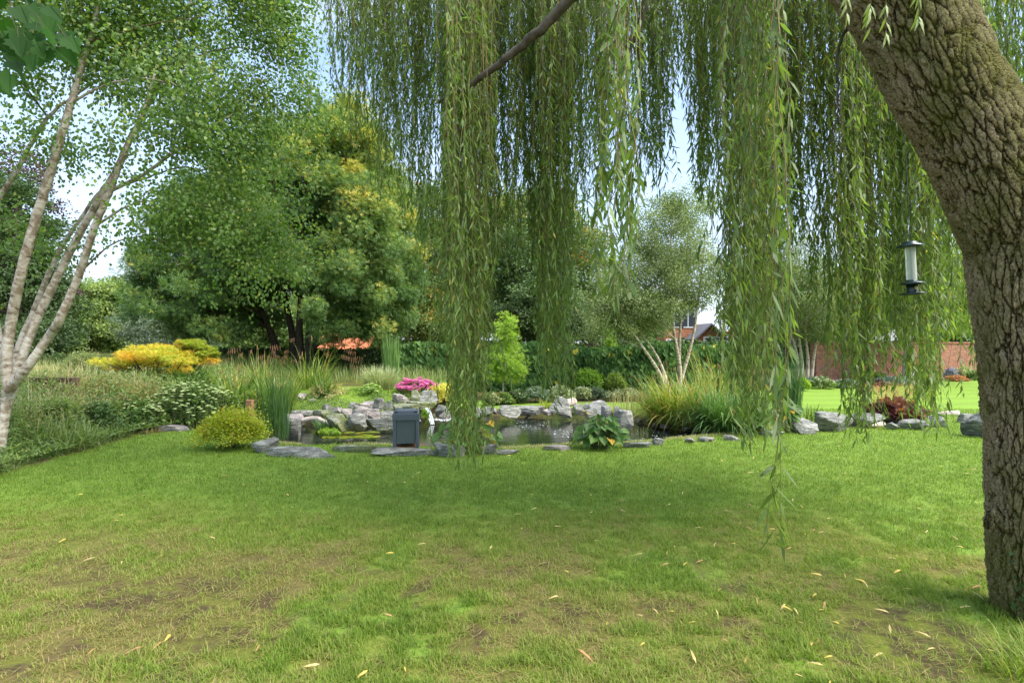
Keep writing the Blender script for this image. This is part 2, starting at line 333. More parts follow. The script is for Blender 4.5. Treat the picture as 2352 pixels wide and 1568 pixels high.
g1 = m.ramp(dd.outputs[0], [(.2, (.11, .19, .025)), (.40, (.165, .245, .035)), (.58, (.15, .165, .03)), (.8, (.15, .12, .04))])
g2 = m.mix(st, g1.outputs[0], (.18, .29, .035))
g3 = m.mix(1., g2, m.ramp(n3.outputs[0], [(.3, (.75, .8, .7)), (.7, (1.2, 1.18, 1.15))]).outputs[0], 'MULTIPLY')
s1 = m.ramp(n1.outputs[0], [(.3, (.025, .018, .01)), (.55, (.07, .048, .024)), (.75, (.14, .10, .05))])
s2 = m.mix(m.ramp(n2.outputs[0], [(.45, (0, 0, 0)), (.6, (1, 1, 1))]).outputs[0], s1.outputs[0], (.12, .13, .02))
m.pbr(m.mix(sl, g3, s2), .9, .15, n1.outputs[0], .6, .03)
lawn = mb.build('lawn', m.m, smooth=True); tag(lawn, kind='structure')
for nm, val in (('soil', soilmask(fx, fy)), ('dryness', dryness(fx, fy)),
                ('mown', .5+.5*np.clip(3*np.sin((fy-.10*fx)*2*np.pi/1.25), -1, 1)*1.0)):
    if nm == 'mown':
        far = ss(12.4, 13.4, fy)*ss(1.5, 4, fx); val = far*(.28+.5*val)+.12*ss(12.3, 13.5, fy)*(1-far)
    a = lawn.data.attributes.new(nm, 'FLOAT', 'POINT'); a.data.foreach_set('value', val.astype(np.float32))
# ------------------------------------------------------------------ lawn grass blades (uncountable)
rng = np.random.default_rng(1)
M['grass'] = leafmat('lawn_blade', [(0, (.115, .19, .024)), (.3, (.20, .29, .036)), (.55, (.28, .315, .07)), (.78, (.27, .25, .075)), (1, (.36, .27, .12))], .4, .55, .25)
def lawn_blades(n, ya, yb, wd, ln, K):
    y = ya*(yb/ya)**rng.random(n); x = (rng.random(n)*2-1)*(y*.98+.5)
    s_ = soilmask(x, y); d = polydist(x, y, pond); dr_ = dryness(x, y)
    clump = fbm(x, y, 9., 2, 31); keep = (d > .1) & (rng.random(n) > s_*1.05) & (rng.random(n) < .15+1.5*ss(.3, .62, clump)*(1-.55*ss(.3, .75, dr_))+.6*ss(4, 7, y))
    x, y, dr_, clump = x[keep], y[keep], dr_[keep], clump[keep]; n = len(x)
    L_ = ln*(.6+.8*rng.random(n))*(.55+.9*clump)*(1-.35*dr_)
    tn = np.clip(dr_*.75+rng.normal(0, .13, n)+(rng.random(n) < .06+.16*dr_)*.4, 0, 1)
    b = MB(); blades(b, np.stack([x, y, height0(x, y)-.004], -1), rng.random(n)*6.283, rng.random(n)*.7*(1+dr_), rng.random(n)*1.6, L_, wd*(.7+.6*rng.random(n))*np.maximum(1, y/4.5), tn, K)
    return b
o = lawn_blades(330000, 2.2, 5.2, .0042, .052, 3).build('lawn_grass', M['grass']); tag(o, 'short green and straw coloured lawn grass in the foreground', 'grass', kind='stuff')
o = lawn_blades(330000, 5.2, 13.5, .0042, .045, 2).build('lawn_grass', M['grass']); tag(o, 'lush green lawn grass running up to the pond', 'grass', kind='stuff')
n = 60000; y = 2.2*(7/2.2)**rng.random(n); x = (rng.random(n)*2-1)*(y*.98+.5); kp = (rng.random(n) < .12+1.2*dryness(x, y)*ss(.4, .62, fbm(x, y, 5., 3, 71))) & (polydist(x, y, pond) > .3); x, y = x[kp], y[kp]; n = len(x)
b = MB(); blades(b, np.stack([x, y, height0(x, y)+.004+.014*rng.random(n)], -1), rng.random(n)*6.283, 1.15+.35*rng.random(n), .3*rng.random(n), .03+.06*rng.random(n), .003+.002*rng.random(n), np.clip(.72+.3*rng.normal(size=n), 0, 1), 3, twist=.6)
tag(b.build('dry_thatch', M['grass']), 'dry straw coloured thatch lying between the lawn blades', 'thatch', kind='stuff')
# ------------------------------------------------------------------ water
mb = MB(); mb.add([(-7, 7.0, WZ), (12, 7.0, WZ), (12, 14.5, WZ), (-7, 14.5, WZ)], [(0, 1, 2, 3)])
m = N('pond_water'); v = m.mapv(m.coord(), (1.0, 3.2, 1)); r1 = m.noise(v, 3.2, 3, .5); 
m.pbr((.014, .020, .010), .03, .9, r1.outputs[0], .16, .03); m.b.inputs['IOR'].default_value = 1.45
o = mb.build('water', m.m); tag(o, kind='structure')
# ------------------------------------------------------------------ fallen leaves on the lawn
base_leaf = {}
for kd in range(3):
    b = MB(); r_ = np.random.default_rng(40+kd)
    leaves(b, [(0, 0, .006)], np.array([[1., 0, .15]]), np.array([[0., .3, 1]]), .075+.02*kd, .015, kd*.45, 'lance', .5, .3)
    base_leaf[kd] = b.build('fallen_leaf', M['dry'])
flab = ['narrow yellow willow leaf lying on the lawn', 'curled straw coloured leaf lying on the lawn', 'rust brown withered leaf lying on the lawn']
r_ = np.random.default_rng(77); cnt = 0
while cnt < 230:
    y = 2.5*(9.0/2.5)**r_.random(); x = (r_.random()*2-1)*y*.88
    if r_.random() > .45+.5*float(ss(-1, 2, x)): continue
    if polydist(np.array([x]), np.array([y]), pond)[0] < .4 or float(bank(x, y)) > -.2: continue
    kd = [0, 0, 1, 1, 2][r_.integers(5)]
    o = base_leaf[kd] if 'label' not in base_leaf[kd] else base_leaf[kd].copy()
    if o.name not in col.objects: col.objects.link(o)
    o.location = (x, y, float(height0(x, y))+.018+.01*r_.random()); o.rotation_euler = (r_.normal(0, .3), r_.normal(0, .2), r_.random()*6.28); s_ = .45+.55*r_.random(); o.scale = (s_, s_, s_)
    tag(o, flab[kd], 'leaf', 'leaves fallen on the lawn'); cnt += 1

# ------------------------------------------------------------------ rocks
def rockmat(name, a, b_, c, moss=.0):
    m = N(name); co = m.coord(); n1 = m.noise(co, 5., 6, .62); n2 = m.noise(m.mapv(co, (2.5, 2.5, 13)), 2.2, 5, .6); n3 = m.noise(co, 34., 5, .7)
    c1 = m.ramp(n2.outputs[0], [(.32, tuple(x*.5 for x in a)), (.5, a), (.62, b_), (.8, c)])
    c2 = m.mix(m.ramp(n1.outputs[0], [(.56, (0, 0, 0)), (.68, (.75, .75, .75))]).outputs[0], c1.outputs[0], c)
    c3 = m.mix(1., c2, m.ramp(n3.outputs[0], [(.3, (.7, .7, .7)), (.7, (1.2, 1.2, 1.2))]).outputs[0], 'MULTIPLY')
    zz_ = m.n('ShaderNodeSeparateXYZ'); m.l(m.pos(), zz_.inputs[0]); wt_ = m.n('ShaderNodeMapRange'); m.l(zz_.outputs['Z'], wt_.inputs[0]); wt_.inputs['From Min'].default_value = -.02; wt_.inputs['From Max'].default_value = -.09; c3 = m.mix(wt_.outputs[0], c3, m.mix(1., c3, (.45, .47, .38), 'MULTIPLY'))
    c3 = m.mix(m.ramp(m.noise(co, 4.3, 5, .7).outputs[0], [(.58, (0, 0, 0)), (.72, (.55, .55, .55))]).outputs[0], c3, (.16, .16, .07))
    if moss:
        c3 = m.mix(m.ramp(m.noise(co, 3.1, 5, .7).outputs[0], [(.62-moss*.3, (0, 0, 0)), (.72-moss*.2, (.8, .8, .8))]).outputs[0], c3, (.13, .15, .03))
    h = m.n('ShaderNodeMath', operation='ADD'); m.l(n2.outputs[0], h.inputs[0]); m.l(n3.outputs[0], h.inputs[1])
    return m.pbr(c3, .85, .25, h.outputs[0], .9, .035)
M['rock'] = rockmat('grey_green_stone', (.19, .19, .16), (.32, .32, .28), (.44, .43, .38))
M['rockp'] = rockmat('pink_veined_stone', (.28, .25, .23), (.46, .40, .37), (.58, .46, .42))
M['rockm'] = rockmat('mossy_stone', (.22, .23, .17), (.38, .39, .32), (.48, .48, .42), .8)
M['rockw'] = rockmat('pale_stone', (.27, .27, .24), (.40, .39, .35), (.52, .49, .44))
M['rockd'] = rockmat('dark_stone', (.13, .14, .12), (.24, .25, .22), (.34, .34, .30), .3)
def ico(sub):
    import bmesh
    bm = bmesh.new(); bmesh.ops.create_icosphere(bm, subdivisions=sub, radius=1.0)
    v = np.array([x.co[:] for x in bm.verts]); f = [tuple(q.index for q in p_.verts) for p_ in bm.faces]; bm.free(); return v, np.array(f)
ICV, ICF = ico(4)
def rock_mesh(mb, c, size, seed, planes=11, rough=.05, flat=.0, rot=0.):
    r = np.random.default_rng(seed); n = norm(r.normal(size=(planes, 3))*[1, 1, .8]); d = .5+.5*r.random(planes)
    n = np.vstack([n, [[0, 0, 1], [0, 0, -1]]]); d = np.append(d, [.85-.3*flat, .7])
    q = ICV@n.T; k = 1/np.maximum((np.clip(q, 0, None)/d), 1e-6).max(1); k = np.minimum(k, 1.5)
    v = ICV*k[:, None]; lim = np.abs(v).max(0); v = v/lim
    ns = (fbm(v[:, 0]*1.3+seed, v[:, 1]*1.3+v[:, 2]*.9, 2.2, 4, seed % 7)-.5)
    st = (vn(v[:, 2]*6+v[:, 0]*1.5, v[:, 1]*1.2+seed, 1.3, 2)-.5)
    v = v*(1+rough*4*ns+rough*1.6*st)[:, None]
    v = v*np.array(size)/2
    if rot: a, b = math.cos(rot), math.sin(rot); v = np.stack([v[:, 0], v[:, 1], v[:, 2]+v[:, 0]*math.tan(rot)*.5], -1)
    mb.add(v+np.array(c), [ICF])
RG = 'rocks round the pond'
def rock(x0, x1, y0, y1, label, mt='rock', Y=None, deep=.8, flat=0., rot=0., sink=.12, group=RG, cat='rock', name='rock', seed=None):
    e_ = (x1-x0)*.11; x0 -= e_; x1 += e_; y0 -= 2.5; xc = (x0+x1)/2; g = G(xc, y1) if Y is None else None; Yc = g[1] if Y is None else Y
    wd = (x1-x0)/F*Yc; ht = (y1-y0)/F*Yc; dp = min(max(wd*deep, .12), .9)
    c = P(xc, (y0+y1)/2, Yc+dp*.35); c[2] -= ht*sink/2; sc = (Yc+dp*.35)/Yc
    b = MB(); rock_mesh(b, c, (wd*sc, dp, ht*sc*(1+sink)), seed or int(x0*7+y0*3), flat=flat, rot=rot)
    o = b.build(name, M[mt], origin=(c[0], c[1], c[2]-ht*.5), smooth=True); o.data.shade_smooth() if False else None
    try: o.data.set_sharp_from_angle(angle=R(32))
    except Exception: pass
    return tag(o, label, cat, group)
rocks = [
 (584,631,1008,1040,'grey rounded boulder at the left front corner of the pond','rock',dict(seed=77)),
 (600,764,1028,1051,'long flat grey edging stone at the left front of the pond','rock',dict(flat=.8,deep=.25)),
 (757,865,1023,1040,'flat mossy edging stone left of the slate grey box','rockm',dict(flat=.8,deep=.3)),
 (862,996,1031,1051,'wide flat slab carrying the slate grey box','rock',dict(flat=1,deep=.45)),
 (650,688,966,1032,'tall grey upright slab behind the dark horsetails','rock',dict(Y=9.7)),
 (648,698,953,975,'flat brownish rock beside the horsetails','rockp',dict(flat=.5)),
 (672,722,944,963,'low grey rock above the pale driftwood','rock',{}),
 (720,753,943,966,'squat lichen covered rock at the foot of the mound lawn','rockm',{}),
 (752,800,953,987,'yellow green mossy boulder at the left water edge','rockm',{}),
 (738,763,930,953,'small pointed grey rock on the mound edge','rock',{}),
 (761,790,937,960,'small reddish brown rock on the mound edge','rockp',{}),
 (785,812,941,961,'small pink grey block beside the reddish brown rock','rockp',{}),
 (796,829,925,945,'flat topped whitish rock on the mound edge','rockw',dict(flat=.6)),
 (810,845,937,971,'tilted pink veined rock in the middle of the rockery','rockp',dict(rot=-.4)),
 (794,843,953,988,'big light grey boulder at the water left of the box','rock',dict(rot=-.2)),
 (826,862,924,944,'purple grey flat rock left of the layered block','rockp',dict(rot=.2)),
 (856,889,917,950,'upright layered grey block topmost in the rockery left of the box','rock',dict(flat=.5)),
 (832,869,941,969,'streaked block with orange lichen under the layered block','rockp',{}),
 (884,901,922,948,'narrow pale upright stone beside the layered block','rockw',{}),
 (866,912,943,967,'wide grey rock behind the top of the box','rock',{}),
 (843,912,962,984,'low dark wet rock at the waterline left of the box','rockd',dict(flat=.5,deep=.4)),
 (904,945,908,930,'rock with red patches below the pink flowers','rockp',dict(rot=-.25)),
 (940,969,898,928,'upright mossy grey rock under the pink flowers','rockm',{}),
 (966,1013,899,936,'big domed grey rock with pale veins above the waterfall','rock',{}),
 (940,1003,922,943,'wide ledge stone the waterfall spills over','rockm',dict(flat=.9)),
 (903,958,930,958,'mossy rock wall left of the waterfall','rockm',{}),
 (1000,1028,933,957,'dark grey rock right of the waterfall','rock',{}),
 (1010,1040,947,962,'smooth tan rounded stone right of the waterfall','rockp',{}),
 (683,702,906,922,'small pinkish rock on the mound lawn','rockp',{}),
 (708,731,917,925,'small flat white stone on the mound lawn','rockw',dict(flat=.5)),
 (990,1060,1018,1050,'angular grey rock at the foot of the water plant by the box','rock',dict(rot=-.3)),
 (1109,1140,1022,1046,'small broken grey rock right of the long willow strand','rock',{}),
 (1130,1188,1034,1045,'thin flat slab right of the long willow strand','rock',dict(flat=1,deep=.3)),
 (1080,1108,938,956,'white rock at the left end of the far shore','rockw',{}),
 (1102,1132,937,955,'dark blocky rock on the far shore beside the cream pebble','rockd',{}),
 (1131,1140,939,951,'cream pebble between two rocks on the far shore','rockw',{}),
 (1138,1192,934,956,'large squarish grey rock on the far shore left of the driftwood','rock',dict(flat=.3)),
 (1190,1252,935,949,'low grey rock behind the far shore driftwood','rock',dict(flat=.4)),
 (1247,1270,942,953,'small tan rock at the driftwood end','rockp',{}),
 (1264,1318,915,953,'tall pale wedge shaped slab on the far shore','rockw',dict(rot=-.55,deep=.5)),
 (1316,1341,931,952,'small grey triangular rock right of the wedge slab','rock',{}),
 (1339,1353,928,941,'tiny blue grey rock behind the small triangular one','rock',{}),
 (1336,1394,925,951,'pale flat sloping slab on the far shore','rockw',dict(rot=.35)),
 (1343,1370,943,962,'low grey rock below the pale sloping slab','rock',{}),
 (1374,1404,934,958,'white rounded rock behind the broad leaved water plant','rockw',{}),
 (1402,1434,935,959,'white grey rock beside the brown reeds','rockw',{}),
 (1422,1452,945,985,'white rock stepping down into the water by the golden sedge','rockw',{}),
 (1252,1318,1023,1035,'flat violet grey edging stone left of the water plant','rockp',dict(flat=1,deep=.4)),
 (1418,1494,1017,1029,'thin edging stone right of the broad leaved water plant','rockd',dict(flat=1,deep=.3)),
 (1496,1524,1009,1023,'small blue grey rounded stone on the lawn edge','rock',{}),
 (1575,1604,1008,1018,'oval cream cobble on the lawn edge','rockp',{}),
 (1602,1627,1006,1016,'oval tan cobble between a cream and a pink one','rockw',{}),
 (1624,1641,1005,1015,'oval pink cobble on the lawn edge','rockp',{}),
 (1660,1692,1002,1013,'flat grey stone under the dense willow column','rock',dict(flat=.5)),
 (1752,1796,991,1002,'flat pale stone right of the dense willow column','rockw',dict(flat=.6)),
 (1816,1869,962,998,'pale pointed rock below the yellow leaved plant','rockw',dict(rot=-.3)),
 (1866,1955,949,994,'largest grey boulder on the right channel bank','rock',{}),
 (1925,2016,950,984,'long grey boulder left of the purple foliage','rock',{}),
 (2034,2064,972,988,'small grey block in front of the purple foliage','rock',{}),
 (2060,2125,966,988,'low blue grey slab in front of the purple foliage','rock',dict(flat=.4)),
 (2128,2164,950,982,'pale standing slab right of the purple foliage','rockw',{}),
 (2204,2238,952,972,'small light blue grey rock beside the big overhanging boulder','rock',{}),
 (2230,2290,946,1008,'big dark overhanging boulder beside the willow trunk','rockd',{}),
 (366,434,978,992,'long flat brown stone between the flowering clumps and the lawn','rockp',dict(flat=.6,deep=.5)),
]
for x0, x1, y0, y1, lab, mt, kw in rocks: rock(x0, x1, y0, y1, lab, mt, **kw)
# small filler cobbles along the shore, individually placed
r_ = np.random.default_rng(12); k = 0; proto = []
for s_ in range(3):
    b = MB(); rock_mesh(b, (0, 0, 0), (.16, .13, .09), 300+s_); o = b.build('cobble', M[['rock', 'rockw', 'rockp'][s_]], smooth=True); proto.append(o)
clab = ['small grey cobble on the pond shore', 'small white cobble on the pond shore', 'small pink cobble on the pond shore']
for t in np.linspace(0, 1, 120, endpoint=False):
    f_ = t*len(pond); a = int(f_); p_ = pond[a]*(1-f_+a)+pond[(a+1) % len(pond)]*(f_-a); p_ = p_+r_.normal(0, .05, 2)
    if r_.random() < .5: continue
    s_ = r_.integers(3); o = proto[s_] if 'label' not in proto[s_] else proto[s_].copy()
    if o.name not in col.objects: col.objects.link(o)
    q = .6+.9*r_.random(); o.location = (p_[0], p_[1], WZ+.05); o.scale = (q, q, q*.8); o.rotation_euler = (0, 0, r_.random()*6)
    tag(o, clab[s_], 'cobble', 'small cobbles along the pond shore')
for o in proto:
    if 'label' not in o: bpy.data.objects.remove(o)
# creeping plants between the rocks and moss along the near edge
r_ = np.random.default_rng(33); n = 26000; x = r_.uniform(-6.2, -.6, n); y = r_.uniform(10.6, 13.0, n); d_ = polydist(x, y, pond); kp = (d_ > -.02) & (d_ < 1.1) & (fbm(x, y, 1.9, 3, 90) > .47); x, y = x[kp], y[kp]; n = len(x)
b = MB(); leaves(b, np.stack([x, y, height(x, y)+.01+.1*r_.random(n)], -1), r_.normal(size=(n, 3))+[0, 0, .4], r_.normal(size=(n, 3))*.5+[0, -.4, 1], .03, .018, r_.random(n), 'oval'); tag(b.build('creeping_plant', M['mid']), 'small creeping plants filling the gaps between the rocks', 'ground cover', kind='stuff')
n = 30000; k_ = r_.integers(0, 14, n); u = r_.random(n)[:, None]; p_ = pond[k_]*(1-u)+pond[(k_+1) % len(pond)]*u; p_ = p_+np.stack([r_.normal(0, .05, n), -.16-.16*r_.random(n)+r_.normal(0, .04, n)], -1); kp = fbm(p_[:, 0], p_[:, 1], 2.2, 3, 93) > .44; p_ = p_[kp]; n = len(p_)
b = MB(); blades(b, np.stack([p_[:, 0], p_[:, 1], height0(p_[:, 0], p_[:, 1])-.01], -1), r_.random(n)*6.28, r_.random(n)*1.2, r_.random(n), .02+.045*r_.random(n), .006, np.clip(.62+.25*r_.normal(size=n), 0, 1), 3); tag(b.build('moss', M['straw']), 'brownish moss and dead grass creeping over the near edging stones', 'moss', kind='stuff')
# waterfall
b = MB(); r_ = np.random.default_rng(3)
for k in range(10):
    u = r_.random(); a = P(975+10*u+r_.normal(0, 1), 938, 12.15); c = P(988+12*u, 963, 11.75); c[2] = WZ+.01
    m_ = (a+c)/2+np.array([.01, -.06, .06]); tube(b, [a+[0, .12, .015], a, m_, c], [.003, .006, .004, .007], 5, sub=4)
M['foam'] = plain('white_water', (.60, .64, .66), .15, .6, .1)
tag(b.build('waterfall', M['foam'], smooth=True), kind='structure')
b = MB(); r_ = np.random.default_rng(8); fv, ff = ico(1)
def specks(n, x0, x1, y0, y1, s):
    for k in range(n):
        px_, py_ = r_.uniform(x0, x1), r_.uniform(y0, y1); X, Y_ = at_level(px_, py_, WZ)
        if polydist(np.array([X]), np.array([Y_]), pond)[0] < -.05:
            b.add(fv*np.array([s, s, s*.5])*(.5+r_.random())+np.array([X, Y_, WZ]), [ff])
specks(70, 1155, 1260, 965, 985, .008); specks(90, 1270, 1345, 985, 1008, .008); specks(90, 1430, 1620, 985, 1012, .008); specks(160, 985, 1050, 960, 966, .014)
tag(b.build('water_foam', M['foam'], smooth=True), 'white foam specks drifting on the dark pond water', 'foam', kind='stuff')
# driftwood
def wood(name, m0, pts, rads, label, cat='driftwood', mt='drift', group='weathered logs round the pond'):
    b = MB(); c = np.array(pts[0], float); r = np.random.default_rng(len(label)); tube(b, pts, rads, 14, cap=True, sub=6, wob=.006, rng=r); return tag(b.build(name, M[mt], origin=c, smooth=True), label, cat, group)
m = N('weathered_wood'); n1 = m.noise(m.mapv(m.attr('bark').outputs['Vector'], (30, 30, 3)), 1., 5, .6)
M['drift'] = m.pbr(m.ramp(n1.outputs[0], [(.3, (.22, .17, .13)), (.5, (.46, .38, .31)), (.75, (.62, .54, .46))]).outputs[0], .85, .2, n1.outputs[0], .7, .01)
M['wood'] = M['drift']
wood('log', 0, [P(692, 966, 10.9), P(722, 961, 10.85), P(742, 967, 10.7), P(762, 980, 10.5)], [.05, .055, .045, .02], 'pale curved driftwood lying on the left shore rocks')
wood('log', 0, [P(1181, 951, 13.0), P(1210, 947, 13.0), P(1240, 942, 13.1), P(1258, 939, 13.2)], [.03, .07, .085, .07], 'long pale log floating at the far shore')
wood('log', 0, [P(1290, 930, 13.3), P(1318, 921, 13.6)], [.08, .1], 'pinkish log end resting on the wedge slab')
wood('log', 0, [P(1950, 992, 10.7), P(1980, 982, 10.8), P(2028, 975, 11.0)], [.03, .06, .07], 'thin weathered log across the right channel')
wood('log', 0, [P(2145, 958, 12.6), P(2175, 956, 12.5), P(2200, 957, 12.4)], [.1, .12, .13], 'thick sawn log between the pale slab and the overhanging boulder')

# ------------------------------------------------------------------ plants
def stems(b, base, tips, rng, r0=.008, mat=0):
    for t in tips:
        mid = (base+t)/2+rng.normal(0, .12, 3)*np.linalg.norm(t-base)*.5; tube(b, [base, mid, t], [r0, r0*.7, r0*.3], 5, sub=3, mat=mat)
def clump_leaves(mb, C, Rr, n, rng, Ln, Wd, shape, flat=.5, up=.8, droop=.2, tint=None, tj=.16, outc=None, bend=.2, fold=.25):
    """n leaves in each of the clumps C (M,3)"""
    Mn = len(C); idx = np.repeat(np.arange(Mn), n); k = len(idx)
    o = rng.normal(size=(k, 3)); o = norm(o)*(rng.random((k, 1))**.45); o[:, 2] *= flat
    Rr = np.broadcast_to(Rr, (Mn,))[idx][:, None]; pos = C[idx]+o*Rr
    d = o*1.0+rng.normal(size=(k, 3))*.6; d[:, 2] -= droop
    nr = rng.normal(size=(k, 3))*.55; nr[:, 2] += up*.6
    if outc is not None: w_ = norm(C[idx]-outc); d = d+w_*.5; nr = nr+w_*.7
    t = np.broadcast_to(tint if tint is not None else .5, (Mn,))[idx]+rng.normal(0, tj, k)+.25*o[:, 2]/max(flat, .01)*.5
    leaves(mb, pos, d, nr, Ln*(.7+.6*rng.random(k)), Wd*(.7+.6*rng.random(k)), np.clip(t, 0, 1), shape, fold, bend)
def shrub(name, label, cat, x0, x1, y0, y1, mt, n=60, per=26, leaf=.05, wd=None, shape='oval', Y=None, deep=.9, group=None, tint=.5, flat=.7, flower=None, fn=0, fs=.03, crad=.16, top=.95, seed=None):
    xc = (x0+x1)/2; g = G(xc, y1) if Y is None else Gy(xc, Y)
    W = (x1-x0)/F*g[1]; zt = H-(y0-CY)/F*g[1]; Hh = max(zt-g[2], .1); D = W*deep
    r = np.random.default_rng(seed or int(x0*3+y0*11)); t = thing(name, g, label, cat, group)
    d = norm(r.normal(size=(n, 3))); d[:, 2] = np.abs(d[:, 2])*1.1-top*.5; rr = .45+.55*r.random((n, 1))**.5+.22*(r.random((n, 1)) < .2)
    cr_ = crad*(.7+.6*r.random(n))*min(W, Hh*1.4)
    C = g+np.array([0, D*.3, Hh*.48])+d*rr*(np.array([W/2*1.05, D/2, Hh*.66])-crad*.55*min(W, Hh)); C[:, 2] = np.maximum(C[:, 2], g[2]+.03)
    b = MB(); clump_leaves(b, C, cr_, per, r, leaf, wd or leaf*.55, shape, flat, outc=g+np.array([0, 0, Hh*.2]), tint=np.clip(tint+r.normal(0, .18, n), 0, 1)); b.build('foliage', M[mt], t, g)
    b = MB(); sel = C[r.permutation(n)[:10]]; stems(b, g+np.array([0, D*.3, 0]), sel, r, .012*max(.5, Hh)); b.build('stem', M['bark'], t, g)
    if flower:
        top_ = C[C[:, 2] > np.quantile(C[:, 2], .12)]; q = top_[r.integers(len(top_), size=fn)]+norm(r.normal(size=(fn, 3)))*crad*.8*min(W, Hh)+np.array([0, -.02, crad*.4*Hh])
        b = MB(); a = r.random(fn)*6.28; dd_ = np.stack([np.cos(a), np.sin(a), 0*a], -1); up = norm(np.stack([0*a, -.5+0*a, 1+0*a], -1)+r.normal(0, .3, (fn, 3)))
        for s_ in (0, 1.57, 3.14, 4.71):
            e = np.stack([np.cos(a+s_), np.sin(a+s_)*.9, .2+0*a], -1); leaves(b, q, e, up, fs*.6, fs*.55, r.random(fn), 'diamond', .1, .1)
        tag(b.build('flower', M[flower], t, g), kind='stuff')
    return t
def grassy(name, label, cat, x0, x1, y0, y1, mt, n=600, wdt=.012, Y=None, lean=.5, curl=1.4, rad=.3, tint=.4, tj=.2, K=7, group=None, cat_n=0, seed=None, lmin=.55, flower=None, fn=0, mat2=None):
    xc = (x0+x1)/2; g = G(xc, y1) if Y is None else Gy(xc, Y); W = (x1-x0)/F*g[1]; Hh = H-(y0-CY)/F*g[1]-g[2]
    r = np.random.default_rng(seed or int(x0*5+y0*13)); t = thing(name, g, label, cat, group)
    a = r.random(n)*6.283; q = r.random(n)**.5*rad*W; root = g+np.stack([np.cos(a)*q, np.sin(a)*q*.8+W*.2, 0*q], -1); root[:, 2] = height0(root[:, 0], root[:, 1])-.01
    Ln = Hh*(lmin+(1.25-lmin)*r.random(n)); az = a+r.normal(0, .7, n)
    b = MB(); tip = blades(b, root, az, lean*r.random(n), curl*r.random(n), Ln, wdt*(.6+.8*r.random(n)), np.clip(tint+r.normal(0, tj, n), 0, 1), K)
    b.build('blade', M[mt], t, g).__setitem__('kind', 'stuff')
    if cat_n:
        b = MB(); n2 = cat_n; a = r.random(n2)*6.283; rt = g+np.stack([np.cos(a), np.sin(a), 0*a], -1)*.1*W; az = a+r.normal(0, .4, n2)
        tp = blades(b, rt, az, .1+.75*r.random(n2), .9+.7*r.random(n2), Hh*(1.15+.45*r.random(n2)), .008, .62, 9, 2.4)
        b2 = MB()
        for k in range(n2):
            h = np.array([math.cos(az[k]), math.sin(az[k]), 0])
            for s_ in range(4):
                p0 = tp[k]-h*.055*s_+np.array([0, 0, .012*s_]); tube(b2, [p0, p0+[0, 0, -.03]+h*.01, p0+[0, 0, -.09-.02*r.random()]], [.0015, .004, .002], 5, sub=2)
        b.build('flower_stalk', M['sedge'], t, g); tag(b2.build('catkin', M['catkin'], t, g), kind='stuff')
    return t

# --- left bank: rough uncountable growth, then the single plants in it
def rough(n, x, y, ln, wdt, tint, tj, lean=.4, curl=1.0, K=5):
    b = MB(); blades(b, np.stack([x, y, height0(x, y)-.02], -1), rng.random(n)*6.283, lean*rng.random(n), curl*rng.random(n), ln, wdt, np.clip(tint+rng.normal(0, tj, n), 0, 1), K); return b
def outplants(x, y):
    k = np.ones(x.shape, bool)
    for cx_, cy_, rx_, ry_ in ((-6.15, 10.7, .8, .9), (-6.78, 10.1, .5, .6), (-7.1, 12.3, .5, .6), (-8.0, 12.4, 1.3, .7), (-6.6, 12.9, .9, .6), (-5.9, 11.9, .6, .5), (-10., 13., .7, .6)): k &= np.hypot((x-cx_)/rx_, (y-cy_)/ry_) > 1
    return k
n = 66000; y = rng.uniform(5.2, 15, n); off = rng.random(n)**1.2*6.5; x = np.interp(y, bed_edge[:, 1], bed_edge[:, 0])-off-.05-.2*fbm(y, off, 2.)
pt = fbm(x, y, 1.1, 3, 44); ln = np.clip(.14+.32*ss(0, 1.6, off)+.18*ss(8, 11, y)+1.1*(pt-.5)+.4*(fbm(x, y, 3.1, 2, 47)-.5), .08, .95)*(.6+.7*rng.random(n))*(1-.6*ss(9.5, 12.5, y))*np.where(outplants(x, y), 1, .25)
tint = .18+.62*ss(7.4, 9.5, y)*ss(.35, .55, fbm(x, y, .8, 3, 51))+.5*(pt-.45)
o = rough(n, x, y, ln*1.1, .008+.008*rng.random(n), tint, .2, .9, 1.9, 5).build('meadow_grass', M['straw']); tag(o, 'tangled green and straw coloured meadow growth on the left bank', 'grass', kind='stuff')
n = 12000; y = rng.uniform(6.8, 13, n); off = rng.random(n)*6+.5; x = np.interp(y, bed_edge[:, 1], bed_edge[:, 0])-off; kp = (fbm(x, y, .9, 3, 61) > .5) & outplants(x, y); x, y = x[kp], y[kp]; n = len(x)
o = rough(n, x, y, .3+.75*rng.random(n)**2.2, .009, .8, .2, .6, 1.5, 6).build('tall_grass', M['straw']); tag(o, 'taller seeding grasses sticking out of the left bank', 'grass', kind='stuff')
n = 6000; y = rng.uniform(8, 11.5, n); off = rng.random(n)*5+.6; x = np.interp(y, bed_edge[:, 1], bed_edge[:, 0])-off; b = MB(); pp = np.stack([x, y, height0(x, y)+.3+.25*rng.random(n)], -1)
leaves(b, pp, rng.normal(size=(n, 3))+[0, 0, .5], rng.normal(size=(n, 3)), .05, .014, .6+.4*rng.random(n), 'lance'); tag(b.build('seed_heads', M['straw']), 'pale dry seed heads over the left bank', 'seed heads', kind='stuff')
n = 44000; y = rng.uniform(5.3, 13, n); off = rng.random(n)*4.5+.1; x = np.interp(y, bed_edge[:, 1], bed_edge[:, 0])-off
b = MB(); hh = .1+.45*rng.random(n)*ss(0, 1.2, off); pp = np.stack([x, y, height0(x, y)+hh], -1); dd = rng.normal(size=(n, 3)); dd[:, 2] = .3+np.abs(dd[:, 2])*.5
